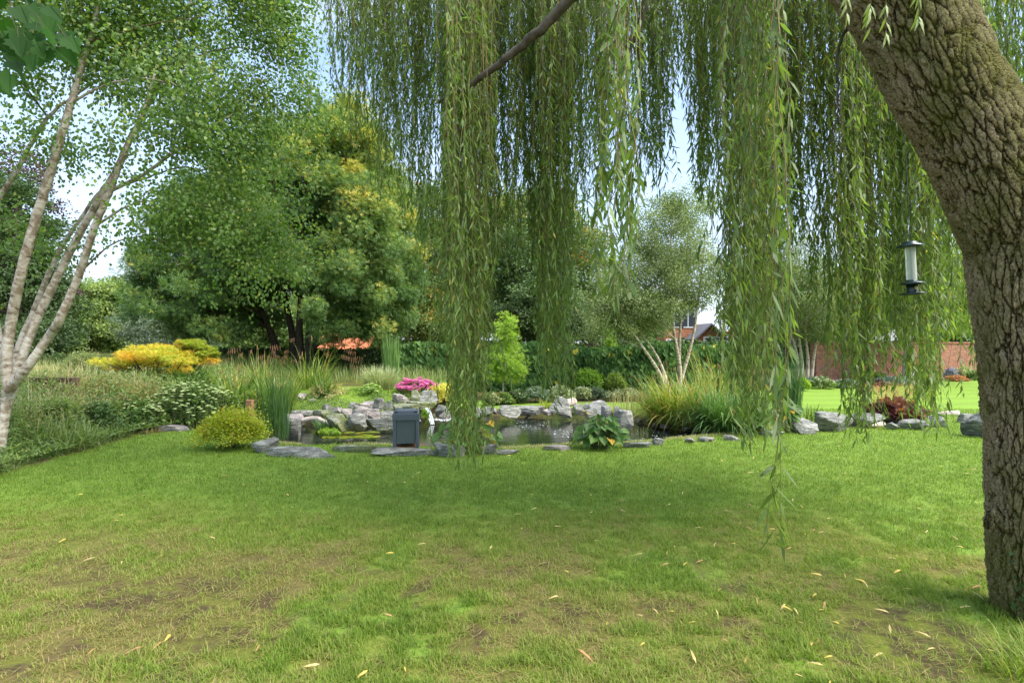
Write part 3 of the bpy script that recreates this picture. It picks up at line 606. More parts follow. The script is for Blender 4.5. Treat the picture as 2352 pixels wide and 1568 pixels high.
leaves(b, pp, dd, rng.normal(size=(n, 3))+[0, -.6, .9], .085*(.5+rng.random(n)), .022, np.clip(.5+rng.normal(0, .3, n), 0, 1), 'lance')
tag(b.build('wild_herbs', M['mid']), 'low leafy weeds growing through the meadow on the left bank', 'weeds', kind='stuff')
n = 9000; y = rng.uniform(14.0, 20, n); x = rng.uniform(-15, -1.8, n); keep = (x < -6) | (y > 15.2); x, y = x[keep], y[keep]; n = len(x)
tag(rough(n, x, y, .2+.3*rng.random(n), .012, .3, .2).build('ground_cover', M['straw']), 'loose green ground cover under the big tree and hedge', 'ground cover', kind='stuff')

shrub('flowering_shrub', 'pale cream green feathery shrub on the left bank before the far trees', 'shrub', 128, 226, 800, 905, 'pale', 110, 60, .06, .014, 'lance', Y=12.4, tint=.6)
def jmaple(label, x0, x1, y0, y1, mt, Y, seed):
    g = Gy((x0+x1)/2, Y); t = thing('japanese_maple', g, label, 'shrub', 'small ornamental maples'); r = np.random.default_rng(seed); k = 44
    W = (x1-x0)/F*Y; C = np.stack([g[0]+r.uniform(-.5, .5, k)*W, g[1]+r.uniform(-.4, .4, k)*W, 0*r.random(k)], -1)
    e = 1-((C[:, 0]-g[0])/(W/2))**2*.35; zt = H-(y0-CY)/F*Y; zb = H-(y1-CY)/F*Y; C[:, 2] = zb+(zt-zb)*e*(.35+.65*r.random(k)**.5)
    b = MB(); clump_leaves(b, C, .24*W*.7, 150, r, .07, .07, 'palm', .3, .9, .1, tint=np.clip(.45+r.normal(0, .25, k), 0, 1)); b.build('crown', M[mt], t, g)
    b = MB(); stems(b, g, C[:14], r, .025); b.build('trunk', M['bark'], t, g)
jmaple('orange and yellow spreading maple shrub on the left bank', 272, 445, 795, 878, 'orange', 12.5, 5)
jmaple('lime green maple shrub right of the orange one', 405, 482, 783, 856, 'yelgreen', 13.0, 6)
for i, (x0, x1, y0, y1, lab) in enumerate([(335, 500, 884, 985, 'big dark green clump with flat pale green flower heads'), (240, 345, 930, 1008, 'smaller low dark green clump with sparse flower heads at the lawn edge')]):
    t = shrub('stonecrop', lab, 'flowering plant', x0-5, x1+10, y0, y1, 'mid', 110, 46, .075, .034, 'oval', tint=.22, group='flat headed flowering clumps', flat=1., Y=[10.6, 10.0][i])
    g = np.array(t.location); W = (x1-x0)/F*g[1]; Ht = H-(y0-CY)/F*g[1]-g[2]; r = np.random.default_rng(i+3); b = MB(); bs = MB()
    for k in range([170, 60][i]):
        u, v = r.uniform(-.52, .52), r.uniform(-.5, .4); zz = Ht*(1.04-.9*u*u-1.5*max(0, -v)**1.3)*(.84+.18*r.random()); c = g+np.array([u*W, v*W*.8+.15, zz])
        lathe(b, [(.001, .012), (.024, .008), (.038, -.002), (.024, -.01), (.001, -.014)], c, 10, tint=r.random()); tube(bs, [c+[0, 0, -.3], c], [.004, .004], 4)
    tag(b.build('flower', M['cream'], t, g, True), kind='stuff'); tag(bs.build('flower_stalk', M['stem'], t, g), kind='stuff')
grassy('iris', 'strap leaved iris clump between the orange maple and the flowering clump', 'plant', 375, 470, 838, 925, 'rush', 160, .045, Y=12.2, lean=.5, curl=1.6, tint=.3)
grassy('iris', 'arching yellow green iris clump left of the pendulous sedge', 'plant', 478, 575, 850, 930, 'sedge', 150, .035, Y=12.0, lean=.5, curl=1.7, tint=.5)
grassy('feather_grass', 'straw coloured plume clump right of the timber sleepers', 'ornamental grass', 150, 235, 846, 940, 'straw', 420, .010, Y=10.6, lean=.6, curl=1.4, tint=.85, rad=.3, lmin=.4)
grassy('feather_grass', 'tawny plume clump in front of the orange maple', 'ornamental grass', 255, 350, 855, 945, 'straw', 420, .010, Y=10.9, lean=.6, curl=1.5, tint=.9, rad=.3, lmin=.4)
shrub('wild_shrub', 'loose light green weed clump beside the white birch trunk', 'weed', 40, 150, 905, 1010, 'mid', 60, 34, .07, .022, 'lance', Y=8.7, tint=.7)
shrub('wild_shrub', 'dark leafy weed clump left of the small flowering clump', 'weed', 165, 250, 915, 1000, 'dark', 50, 34, .07, .03, 'lance', Y=9.3, tint=.8)
shrub('spirea', 'yellow green rounded shrub at the lawn edge left of the pond', 'shrub', 446, 590, 934, 1036, 'spirea', 190, 60, .032, .018, 'oval', tint=.5, deep=.8)
shrub('border_plant', 'light green leafy plant behind the wooden post', 'plant', 500, 600, 898, 965, 'light', 50, 40, .06, .03, 'oval', Y=11.2)
grassy('horsetail', 'tall dark green horsetail stand at the left end of the pond', 'reeds', 590, 668, 850, 1030, 'reed', 170, .010, Y=9.25, lean=.16, curl=.25, rad=.36, tint=.5, tj=.3, lmin=.3)
grassy('reed_grass', 'bright green reed clump behind the dark horsetails', 'reeds', 560, 690, 868, 960, 'sedge', 420, .022, Y=11.6, lean=.4, curl=1.1, tint=.42, rad=.3)
grassy('pendulous_sedge', 'tall arching sedge with hanging brown catkins before the big tree', 'sedge', 620, 790, 800, 910, 'sedge', 240, .015, Y=13.4, lean=.8, curl=1.8, tint=.5, cat_n=30, rad=.2, lmin=.3)
grassy('pendulous_sedge', 'shorter sedge with catkins left of the tall catkin sedge', 'sedge', 545, 640, 815, 920, 'sedge', 160, .015, Y=13.2, lean=.7, curl=1.7, tint=.5, cat_n=18, rad=.2, lmin=.4)
shrub('fern', 'low rusty gold feathery clump under the pendulous sedge', 'plant', 700, 790, 880, 918, 'straw', 60, 40, .05, .012, 'lance', tint=.8)
grassy('iris', 'dark green strap leaves in the middle of the rusty clump', 'plant', 715, 770, 868, 918, 'sedge', 90, .03, lean=.4, curl=1.5, tint=.3)
grassy('bamboo_grass', 'rounded variegated grass dome above the rockery', 'ornamental grass', 822, 918, 844, 922, 'varieg', 1500, .014, Y=13.4, lean=.75, curl=.9, tint=.5, tj=.25, rad=.28, lmin=.35)
shrub('yarrow', 'small plant with pale yellow flower heads before the variegated grass', 'flowering plant', 826, 880, 880, 926, 'lime', 40, 24, .04, .02, 'oval', flower='cream', fn=130, fs=.05, Y=12.9, tint=.25)
grassy('bulrush', 'slender upright green rushes behind the variegated grass', 'rushes', 874, 918, 780, 880, 'rush', 240, .018, Y=14.4, lean=.06, curl=.12, rad=.4, tint=.5, lmin=.6)
shrub('phlox', 'magenta pink flowering mound on top of the rockery', 'flowering plant', 902, 1004, 870, 922, 'mid', 80, 40, .035, .018, 'oval', flower='pink', fn=2600, fs=.045, Y=12.95)
shrub('euonymus', 'golden yellow leaved shrub right of the rockery', 'shrub', 982, 1060, 878, 962, 'yellow', 90, 60, .035, .024, 'oval', Y=12.9, tint=.5, deep=.7)
shrub('marginal_plant', 'bright green water plant at the foot of the waterfall', 'water plant', 968, 984, 938, 968, 'lime', 16, 20, .04, .02, 'oval', Y=11.6)
shrub('marginal_plant', 'lime green leafy plant at the left water edge behind the edging stone', 'water plant', 745-15, 742+32, 985, 1028, 'lime', 40, 24, .035, .02, 'oval', Y=9.6)
grassy('marginal_sedge', 'short green sedge standing in the left of the pond', 'water plant', 690, 865-40, 962, 1005, 'rush', 240, .014, Y=10.3, lean=.9, curl=1.1, tint=.2)
grassy('marginal_sedge', 'small yellow green tuft at the rocks left of the box', 'water plant', 832, 850, 962, 985, 'sedge', 60, .014, Y=11.1, lean=.3, curl=.8, tint=.6)
# lily pads
b = MB(); r = np.random.default_rng(9)
b0 = None
for k in range(46):
    px_, py_ = r.uniform(760, 870), r.uniform(992, 1006); X, Y_ = at_level(px_+(1000-py_)*2, py_, WZ); s_ = .05+.06*r.random(); th = np.linspace(.3, 6.0, 14)+r.random()*6
    v_ = np.stack([X+s_*np.cos(th), Y_+s_*np.sin(th), WZ+.006+.004*r.random()+0*th], -1); v_ = np.vstack([[[X, Y_, WZ+.008]], v_]); bb = MB(); bb.add(v_, [tuple(range(15))], r.random())
    o = bb.build('lily_pad', M['yelgreen'], origin=(X, Y_, WZ)); tag(o, 'flat yellow green lily pad floating in the left of the pond', 'lily pad', 'lily pads floating in the left of the pond')
# broad leaved water plants
def lotus(label, x0, x1, y0, y1, n, yel, seed, Y=None, flowers=0):
    xc = (x0+x1)/2; g = G(xc, y1) if Y is None else Gy(xc, Y); g[2] = min(g[2], .0)-.05; W = (x1-x0)/F*g[1]; Hh = H-(y0-CY)/F*g[1]-g[2]; r = np.random.default_rng(seed)
    t = thing('water_plant', g, label, 'water plant', 'broad leaved water plants'); bl = MB(); bs = MB(); bf = MB()
    for k in range(n):
        a = r.random()*6.283; q = r.random()**.6; tip = g+np.array([math.cos(a)*q*W*.46, math.sin(a)*q*W*.3+.12, Hh*(1-.5*q*q)*(.5+.5*r.random())])
        root = g+np.array([math.cos(a)*.08, math.sin(a)*.06+.12, 0]); mid = (root+tip)/2+np.array([0, 0, Hh*.15]); tube(bs, [root, mid, tip], [.006, .005, .004], 5, sub=3)
        d = np.array([[math.cos(a), math.sin(a)*.8-.35, -.35+.3*r.normal()]]); s_ = .06+.055*r.random()
        leaves(bl, [tip-d[0]*s_*.3], d, np.array([[.3*r.normal(), -.35, 1]]), s_*1.5, s_*1.5, np.clip(r.random()*.8+(r.random() < yel)*.4, 0, 1), 'heart', .25+.2*r.random(), .25)
        if k < flowers:
            top = g+np.array([r.uniform(-.3, .3)*W, .1, Hh*(.95+.15*r.random())]); tube(bs, [root, top], [.004, .003], 5)
            for j in range(6): leaves(bf, [top], np.array([[math.cos(j*1.05), math.sin(j*1.05), .5]]), np.array([[0, 0, 1.]]), .035, .022, .7, 'oval')
    tag(bl.build('leaf_mass', M['lotus'], t, g), kind='stuff'); tag(bs.build('stem', M['stem'], t, g), kind='stuff')
    if flowers: bf.build('flower', M['orange'], t, g)
lotus('dark glossy broad leaved water plant in the middle of the near shore', 1318, 1448, 955, 1034, 90, .08, 3, flowers=3)
lotus('yellowing broad leaved water plant behind the long willow strand', 990, 1160, 950, 1045, 60, .35, 4)
lotus('yellow broad leaved plant on the right bank beside the green horsetails', 1776, 1858, 920, 996, 40, .8, 5)
grassy('golden_sedge', 'small yellow grass tuft against the tall wedge slab', 'ornamental grass', 1235, 1268, 915, 950, 'yelgreen', 90, .02, Y=13.0, lean=.6, curl=1.4)
# --- right of the pond
grassy('golden_sedge', 'large yellow and rust arching sedge right of the pond', 'ornamental grass', 1460, 1770, 858, 1000, 'sedge', 2600, .02, Y=10.9, lean=.9, curl=2.0, tint=.62, tj=.22, rad=.34, cat_n=30, lmin=.35)
grassy('ribbon_grass', 'tall yellow upright grass behind the large arching sedge', 'ornamental grass', 1590, 1760, 800, 960, 'sedge', 240, .013, Y=12.2, lean=.4, curl=1.0, tint=.65, rad=.35, lmin=.5)
grassy('green_sedge', 'dark green glossy arching sedge before the golden one', 'ornamental grass', 1590, 1800, 884, 1008, 'rush', 1600, .02, Y=9.9, lean=.9, curl=2.1, tint=.3, tj=.25, rad=.3, lmin=.4)
grassy('horsetail', 'dark green upright horsetail stand right of the golden sedge', 'reeds', 1780, 1856, 825, 960, 'reed', 300, .013, Y=12.0, lean=.1, curl=.25, rad=.38, tint=.5, lmin=.5)
grassy('reed_grass', 'sparse brown reeds standing in the far shallow water', 'reeds', 1400, 1500, 900, 975, 'straw', 110, .01, Y=12.4, lean=.12, curl=.3, rad=.45, tint=.8)
grassy('reed_grass', 'thin green reeds on the bank left of the big grey boulder', 'reeds', 1840, 1900, 930, 985, 'sedge', 70, .012, Y=11.2, lean=.4, curl=.8, tint=.3)
t = shrub('heuchera', 'dark purple leaved mound with rust coloured flower sprays', 'flowering plant', 2012, 2130, 918, 988, 'heuchera', 60, 22, .11, .10, 'heart', Y=11.3, tint=.4, deep=.6)
g = np.array(t.location); b = MB(); r = np.random.default_rng(2); n = 260; a = r.random(n)*6.28
tp = blades(b, g+np.stack([np.cos(a)*.3, np.sin(a)*.15+.25, .2+0*a], -1), a, .15+.55*r.random(n), .2*r.random(n), .38+.2*r.random(n), .004, .5, 4)
leaves(b, np.repeat(tp, 8, 0)+r.normal(0, .04, (8*n, 3)), r.normal(size=(8*n, 3)), r.normal(size=(8*n, 3)), .022, .014, r.random(8*n), 'diamond'); b.build('flower_spray', M['spray'], t, g)

# --- border before the vine wall and the brick wall
BG = 'low shrubs in the border behind the pond'
for x0, x1, y0, y1, mt, lab, kw in [
 (1110,1146,902,932,'pale','pale plant with blush flowers left of the small lime tree',dict(flower='blush',fn=120)),
 (1142,1178,904,930,'mid','small mid green bush at the foot of the small lime tree',{}),
 (1168,1208,892,928,'dark','dark bush dotted with white flowers',dict(flower='white',fn=60)),
 (1200,1264,886,926,'grey','round grey green bush left of the wedge slab',{}),
 (1255,1318,886,924,'varieg','cream variegated bush behind the wedge slab',dict(flower='white',fn=90)),
 (1318,1362,888,920,'varieg','compact variegated dome right of the wedge slab',{}),
 (1356,1392,888,920,'grey','soft grey green bush right of the variegated dome',{}),
 (1385,1485,894,922,'pale','wide low plant covered in blush white flowers',dict(flower='blush',fn=420)),
 (1312,1398,842,902,'lime','tall bright green bush against the vine wall',dict(tint=.15)),
 (1388,1442,852,902,'light','looser light green bush right of the tall bright one',{}),
 (1203,1258,866,896,'purple','reddish leaved bush before the vine wall',{}),
 (1832,1862,866,898,'lime','small lime bush at the left end of the right border',{}),
 (1848,1890,866,888,'blue','blue grey mat plant left of the white daisies',{}),
 (1866,1930,866,894,'mid','low plant covered with white daisies',dict(flower='white',fn=420)),
 (1918,1938,873,890,'purple','dark purple tuft right of the white daisies',{}),
 (1928,1980,868,892,'blue','rounded blue grey cushion in the right border',{}),
 (1982,2014,846,880,'lime','lime green bush by the brick wall',{}),
 (2008,2042,852,882,'mid','mid green bush left of the pale trunk',{}),
 (2006,2034,872,888,'purple','dark purple ground plant before the mid green bush',{}),
 (2030,2112,864,886,'blue','wide silver blue mat at the foot of the pale trunk',{}),
 (2098,2134,846,874,'dark','dark green bush right of the pale trunk',{}),
 (2176,2204,842,872,'lavender','lavender bush before the brick wall',{}),
 (2196,2240,838,868,'varieg','pale variegated bush beside the lavender',{}),
 (2182,2228,862,876,'spray','rust coloured mat along the far lawn edge',{}),
 (2228,2262,850,874,'mid','daisy plant nearest to the willow trunk',dict(flower='white',fn=120)),
 ]: shrub('border_shrub', lab, 'shrub', x0, x1, y0, y1, mt, 46, 40, .06, None, 'oval', group=BG, **kw)

# ------------------------------------------------------------------ walls, hedge, houses
m = N('brick'); vv = m.coord()
def brickmat(name, c1, c2, sc=1., white=True):
    m = N(name); geo = m.coord(); s = m.n('ShaderNodeSeparateXYZ'); m.l(geo, s.inputs[0]); c = m.n('ShaderNodeCombineXYZ')
    ad = m.n('ShaderNodeMath', operation='ADD'); m.l(s.outputs[0], ad.inputs[0]); m.l(s.outputs[1], ad.inputs[1]); m.l(ad.outputs[0], c.inputs[0]); m.l(s.outputs[2], c.inputs[1])
    bt = m.n('ShaderNodeTexBrick'); m.l(c.outputs[0], bt.inputs['Vector']); bt.inputs['Scale'].default_value = 1; bt.inputs['Brick Width'].default_value = .225*sc; bt.inputs['Row Height'].default_value = .075*sc; bt.inputs['Mortar Size'].default_value = .006*sc
    bt.inputs['Color1'].default_value = (*c1, 1); bt.inputs['Color2'].default_value = (*c2, 1); bt.inputs['Mortar'].default_value = (.30, .26, .21, 1); bt.inputs['Bias'].default_value = -.1
    nn = m.noise(geo, 2.3, 6, .7); k = m.mix(m.ramp(nn.outputs[0], [(.6, (0, 0, 0)), (.72, (.5, .5, .5))]).outputs[0] if white else 0., bt.outputs[0], (.42, .36, .30))
    k = m.mix(1., k, m.ramp(m.noise(geo, 9., 5).outputs[0], [(.3, (.7, .7, .7)), (.7, (1.2, 1.2, 1.2))]).outputs[0], 'MULTIPLY'); return m.pbr(k, .9, .2, bt.outputs['Fac'], -.4, .01)
M['brick'] = brickmat('old_red_brick', (.34, .13, .07), (.22, .09, .055)); M['brickh'] = brickmat('orange_house_brick', (.52, .19, .08), (.40, .14, .06), 1., False)
M['tile'] = plain('orange_roof_tile', (.55, .17, .07), .8, .2, .3, 6); M['slate'] = plain('grey_roof', (.20, .19, .20), .8); M['render'] = plain('pale_render', (.62, .60, .62), .8, .3, .06, 2)
M['glass'] = plain('window_glass', (.05, .06, .07), .08, .6, .1); M['white_paint'] = plain('white_paint', (.75, .75, .73), .5, .4, .05)
def wallrun(name, a, b_, h, th, mt, label, cat, cope=True):
    a = np.array(a, float); b_ = np.array(b_, float); g = (a+b_)/2; L_ = np.linalg.norm(b_-a); ang = math.atan2(b_[1]-a[1], b_[0]-a[0])
    t = thing(name, (*g, 0), label, cat); t.rotation_euler = (0, 0, ang); q = MB(); boxm(q, (0, 0, h/2-.1), (L_, th, h+.2)); q.build('wall', M[mt], t)
    if cope: q = MB(); boxm(q, (0, 0, h+.035), (L_+.02, th+.08, .07)); bevel(q.build('coping', M[mt], t), .015)
    return t
def gp(px_, Y): return ((px_-CX)/F*Y, Y)
wallrun('garden_wall', gp(1868, 22.6), gp(2420, 27.5), 1.5, .3, 'brick', 'old red brick garden wall at the far end of the striped lawn', 'wall')
wallrun('garden_wall', gp(450, 21.5), gp(925, 19.6), 1.0, .3, 'brick', 'low brick wall half hidden in ivy behind the big yellow topped tree', 'wall')
# vine covered wall
va, vb = np.array([*gp(905, 18.2), 0]), np.array([*gp(1690, 18.8), 0]); g = (va+vb)/2; t = thing('vine_wall', g, 'wall entirely covered by broad dark green vine leaves', 'vine covered wall')
q = MB(); boxm(q, g+[0, .25, .6], (np.linalg.norm(vb-va), .3, 1.5)); q.build('wall', M['brick'], t, g)
r = np.random.default_rng(6); n = 5600; u = r.random(n); pos = va[None]*(1-u)[:, None]+vb[None]*u[:, None]; hh = 1.44+.1*np.sin(pos[:, 0]*1.7)+.14*(fbm(pos[:, 0], pos[:, 0]*0, 1.2, 3)-.5)+.1*ss(.5, 1, u)
zz = r.random(n)**.8; lay = fbm(pos[:, 0]*1.2, zz*2.5, 1.5, 3, 8)
pos[:, 2] = zz*hh; pos[:, 1] -= .05+.22*lay+.16*r.random(n)
topm = r.random(n) < .12; pos[topm, 2] = hh[topm]+.03*r.random(topm.sum()); pos[topm, 1] += r.random(topm.sum())*.7
d = np.stack([r.normal(0, .45, n), -.25+0*u, -1+0*u], -1); nr = np.stack([r.normal(0, .5, n), -1+0*u, .75+r.normal(0, .45, n)], -1)
b = MB(); tn = np.clip(r.random(n)**1.5*.9+(r.random(n) < .015+.12*(zz > .85))*.6*r.random(n), 0, 1); leaves(b, pos, d, nr, .19*(.6+.7*r.random(n)), .2*(.6+.7*r.random(n)), tn, 'heart', .18, .2); b.build('vine', M['vine'], t, g)
# ivy hedge on the low wall
t = thing('ivy_hedge', (*gp(690, 20.3), 0), 'dark ivy hedge under the big yellow topped tree', 'hedge'); g = np.array(t.location)
n = 16000; u = r.random(n); px_ = 470+u*470; Yh = 20.6-u*1.8; x = (px_-CX)/F*Yh; zz = r.random(n)*(1.0+.12*fbm(x, x, 1., 2))+.3; pos = np.stack([x, Yh-.3-.4*r.random(n)*(fbm(x, zz*2, 1.5)), zz], -1)
b = MB(); leaves(b, pos, r.normal(size=(n, 3))+[0, -.3, -.8], r.normal(size=(n, 3))*.5+[0, -1, .4], .09, .08, r.random(n)*.6, 'diamond'); b.build('foliage', M['dark'], t, g)
q = MB(); 
for k in range(14): tube(q, [(-8.6+k*.42+.2, 20.2-k*.09, .2), (-8.6+k*.42, 20.3-k*.09, 1.1)], [.02, .012], 5)
q.build('stem', M['bark'], t, g)
def house(label, x0, x1, ytop, Y, deep, wall, roof, eave_py, wins, ridge='x'):
    X0, X1 = (x0-CX)/F*Y, (x1-CX)/F*Y; ze = H-(eave_py-CY)/F*Y; zr = H-(ytop-CY)/F*Y; g = np.array([(X0+X1)/2, Y+deep/2, 0]); t = thing('brick_house' if wall == 'brickh' else 'house', g, label, 'house', 'houses beyond the garden')
    q = MB(); W = X1-X0; boxm(q, (g[0], g[1], ze/2), (W, deep, ze))
    if ridge == 'y': q.add([(X0, Y, ze), (X1, Y, ze), (g[0], Y, zr-.05), (X0, Y+deep, ze), (X1, Y+deep, ze), (g[0], Y+deep, zr-.05)], [(0, 1, 2), (3, 5, 4)])
    q.build('wall', M[wall], t, g); q = MB(); e = .35
    if ridge == 'x':
        q.add([(X0-e, Y-e, ze-.1), (X1+e, Y-e, ze-.1), (X1+e, g[1], zr), (X0-e, g[1], zr), (X0-e, Y+deep+e, ze-.1), (X1+e, Y+deep+e, ze-.1)], [(0, 1, 2, 3), (3, 2, 5, 4)])
    else: q.add([(X0-e, Y-e, ze-.15), (g[0], Y-e, zr), (g[0], Y+deep+e, zr), (X0-e, Y+deep+e, ze-.15), (X1+e, Y-e, ze-.15), (X1+e, Y+deep+e, ze-.15)], [(0, 1, 2, 3), (1, 4, 5, 2)])
    rf = q.build('roof', M[roof], t, g); s_ = rf.modifiers.new('thick', 'SOLIDIFY'); s_.thickness = .12
    for (wx, wy, ww, wh) in wins:
        c = P(wx, wy, Y); q = MB(); boxm(q, (c[0], Y-.02, c[2]), (ww+.16, .08, wh+.16)); f_ = q.build('window', M['white_paint'], t, g)
        q = MB(); boxm(q, (c[0]-ww*.26, Y-.055, c[2]), (ww*.44, .04, wh-.04)); boxm(q, (c[0]+ww*.26, Y-.055, c[2]), (ww*.44, .04, wh-.04)); pn = q.build('pane', M['glass'], f_, g)
house('house with a bright orange tiled roof glimpsed under the big tree', 712, 812, 755, 29, 7, 'brickh', 'tile', 838, [])
house('orange brick house behind the leaning white birch', 1526, 1600, 640, 42, 9, 'brickh', 'slate', 690, [(1550, 795, 1.2, .9), (1548, 730, 1.2, 1.3), (1580, 730, 1.0, 1.3)])
house('low brick annexe right of the orange brick house', 1602, 1660, 742, 40, 5, 'brickh', 'slate', 774, [(1634, 790, 1.0, .9)], 'y')
house('pale rendered house with orange roof above the vine wall', 1768, 1830, 735, 36, 7, 'render', 'tile', 762, [(1790, 780, 1., .8)])
house('pale rendered house glimpsed through the right willow curtain', 1960, 2060, 640, 46, 8, 'render', 'slate', 690, [(1985, 730, 1.2, 1.2), (2030, 730, 1.2, 1.2)])
M['sleeper'] = plain('old_sleeper_wood', (.11, .075, .045), .9, .2, .45, 7)
# timber edging on the left bank
g = np.array([*gp(84, 10.2), .3]); t = thing('timber_edging', g, 'weathered timber sleepers stacked behind the white birch trunk', 'sleepers')
for k in range(4): q = MB(); boxm(q, (g[0]+.03*(k % 2), g[1]+.012*k, .52+.125*k), (1.5-.06*k, .2, .12)); bevel(q.build('sleeper', M['sleeper'], t, g), .01)
# wooden post and plant rods
M['post'] = plain('brown_post_wood', (.26, .14, .07), .8, .2, .35, 12); M['black'] = plain('black_metal', (.02, .02, .02), .4, .5, .1)
g = G(574, 984); b = MB(); b.add([], []) if False else None
q = MB(); boxm(q, g+[0, 0, .22], (.115, .115, .62)); tag(bevel(q.build('wooden_post', M['post'], origin=g), .01), 'short square brown wooden post behind the yellow green shrub', 'post')
for px_, lab in ((562, 'thin black rod left of the wooden post'), (591, 'thin black rod right of the wooden post')):
    g = G(px_, 1002); q = MB(); tube(q, [g+[0, 0, -.05], g+[0, 0, .72]], [.006, .006], 6, cap=True); lathe(q, [(.001, .012), (.012, .004), (.01, -.008), (.001, -.012)], g+[0, 0, .73], 8); tag(q.build('garden_rod', M['black'], origin=g), lab, 'rod')

# ------------------------------------------------------------------ slate grey box on its wooden block
M['plastic'] = plain('slate_plastic', (.075, .095, .11), .45, .4, .08, 60); M['plasticd'] = plain('dark_plastic', (.03, .035, .04), .4, .4, .1, 60); M['chrome'] = plain('metal_handle', (.6, .6, .62), .25, .5, .05, 20, .9)
M['panel'] = plain('slate_panel', (.065, .085, .085), .5, .4, .08, 60)
YB = 8.35; bx = (933-CX)/F*YB; zb = float(height0(bx, YB))+.055; S = .37; t = thing('garden_heater', (bx, YB, zb), 'slate grey square gas fire box with corner legs beside the pond', 'gas fire'); t.rotation_euler = (0, 0, R(9))
def part(nm, mt, boxes, bev=.006, parent=None):
    q = MB()
    for c, s_ in boxes: boxm(q, c, s_)
    return bevel(q.build(nm, M[mt], parent or t), bev)
hB = .53
for sx in (-1, 1):
    for sy in (-1, 1): part('leg', 'plastic', [((sx*(S/2-.023), sy*(S/2-.023), hB*.44), (.046, .046, hB*.88))])
part('side_panel', 'panel', [((0, -S/2+.018, hB*.5), (S-.094, .012, hB*.72))]); part('side_panel', 'panel', [((0, S/2-.018, hB*.5), (S-.094, .012, hB*.72))])
part('side_panel', 'panel', [((-S/2+.018, 0, hB*.5), (.012, S-.094, hB*.72))]); sp = part('side_panel', 'panel', [((S/2-.018, 0, hB*.5), (.012, S-.094, hB*.72))])
q = MB(); tube(q, [(S/2-.012, -.05, hB*.72), (S/2+.025, -.05, hB*.72), (S/2+.025, .06, hB*.72), (S/2-.012, .06, hB*.72)], [.006]*4, 8, cap=True); q.build('handle', M['chrome'], sp, smooth=True)
part('top_rim', 'plastic', [((0, 0, hB*.86), (S+.012, S+.012, .09)), ((0, 0, hB*.955), (S+.004, S+.004, .012))])
lid = part('lid', 'plastic', [((0, 0, hB*.985), (S-.05, S-.05, .03)), ((0, 0, hB*1.02), (S-.09, S-.1, .012))])
part('corner_clip', 'plasticd', [((sx*(S/2-.045), sy*(S/2-.045), hB*.99), (.05, .05, .036)) for sx in (-1, 1) for sy in (-1, 1)], .003, lid)
q = MB(); lathe(q, [(.001, .10), (.12, .10), (.12, .07), (.09, .05), (.001, .05)], (0, 0, 0), 28); q.build('gas_bottle_base', M['plasticd'], t, smooth=True)
q = MB(); boxm(q, (bx, YB, zb-.015), (.30, .30, .075), rot=R(9)); tag(bevel(q.build('wooden_block', M['post'], origin=(bx, YB, zb-.05)), .006), 'brown wooden block under the slate grey box', 'block')

# ------------------------------------------------------------------ trees
def crown_points(blobs, n, rng, shell=.35):
    wts = np.array([b_[3]*b_[4] for b_ in blobs], float); ch = rng.choice(len(blobs), n, p=wts/wts.sum()); B = np.array(blobs, float)[ch]
    d = norm(rng.normal(size=(n, 3))); rr = (shell+(1-shell)*rng.random(n)**.6)[:, None]; d = d*rr; Y = B[:, 2]; s_ = Y/F
    C = np.stack([(B[:, 0]-CX)*s_, Y, H-(B[:, 1]-CY)*s_], -1); return C+np.stack([d[:, 0]*B[:, 3]*s_, d[:, 1]*B[:, 5], d[:, 2]*B[:, 4]*s_], -1)
def tree(name, label, cat, base, blobs, n, per, crad, mt, leaf, wd, shape='diamond', group=None, trunk=(.15, 'bark'), stems_=None, flat=.45, tint=.5, seed=1, limbs=22, tg=None, up=.9, shell=.35, droop=.2, filt=None, tj=.16):
    r = np.random.default_rng(seed); g = np.array(base, float); t = thing(name, g, label, cat, group); C = crown_points(blobs, n, r, shell)
    if filt is not None: C = C[filt(C)]
    n = len(C)
    C[:, 2] = np.maximum(C[:, 2], g[2]+.3); cc = C.mean(0); tt = tint+r.normal(0, .14, n)
    if tg is not None: tt = tt+tg(C)
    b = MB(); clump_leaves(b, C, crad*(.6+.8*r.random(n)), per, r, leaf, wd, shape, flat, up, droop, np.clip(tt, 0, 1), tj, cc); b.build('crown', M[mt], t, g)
    b = MB(); rt, bm_ = trunk; top = np.array([cc[0]*.8+g[0]*.2, cc[1]*.8+g[1]*.2, C[:, 2].max()*.9+g[2]*.1])
    if stems_ is None: stems_ = [[g+[0, 0, -.1], g+(cc-g)*[.3, .3, .5], cc, top]]
    nodes = []
    for s_ in stems_:
        s_ = np.array(s_); pp = tube(b, s_, np.linspace(rt, rt*.18, len(s_)), 10, sub=6, wob=rt*.08, rng=r); nodes.append(pp)
    nd = np.concatenate(nodes); fr = np.concatenate([np.linspace(0, 1, len(q)) for q in nodes])
    for k in r.permutation(n)[:limbs]:
        tgt = C[k]; ok = (fr > .12) & (nd[:, 2] < tgt[2]+.2); 
        if not ok.any(): continue
        i_ = np.where(ok)[0]; dd_ = np.linalg.norm(nd[i_]-tgt, axis=1)+np.maximum(0, nd[i_, 2]-tgt[2]+.25*np.linalg.norm(nd[i_][:, :2]-tgt[:2], axis=1))*2; j_ = i_[dd_.argmin()]
        a = nd[j_]; rr = rt*(1-.8*fr[j_])*.5; mid = (a+tgt)/2+np.array([0, 0, .08*np.linalg.norm(tgt-a)])+r.normal(0, .04, 3)*np.linalg.norm(tgt-a); tube(b, [a, mid, tgt], [rr, rr*.6, rr*.15], 7, sub=5, wob=.02, rng=r)
    b.build('trunk', M[bm_], t, g, True); return t
TG = 'trees behind the garden'
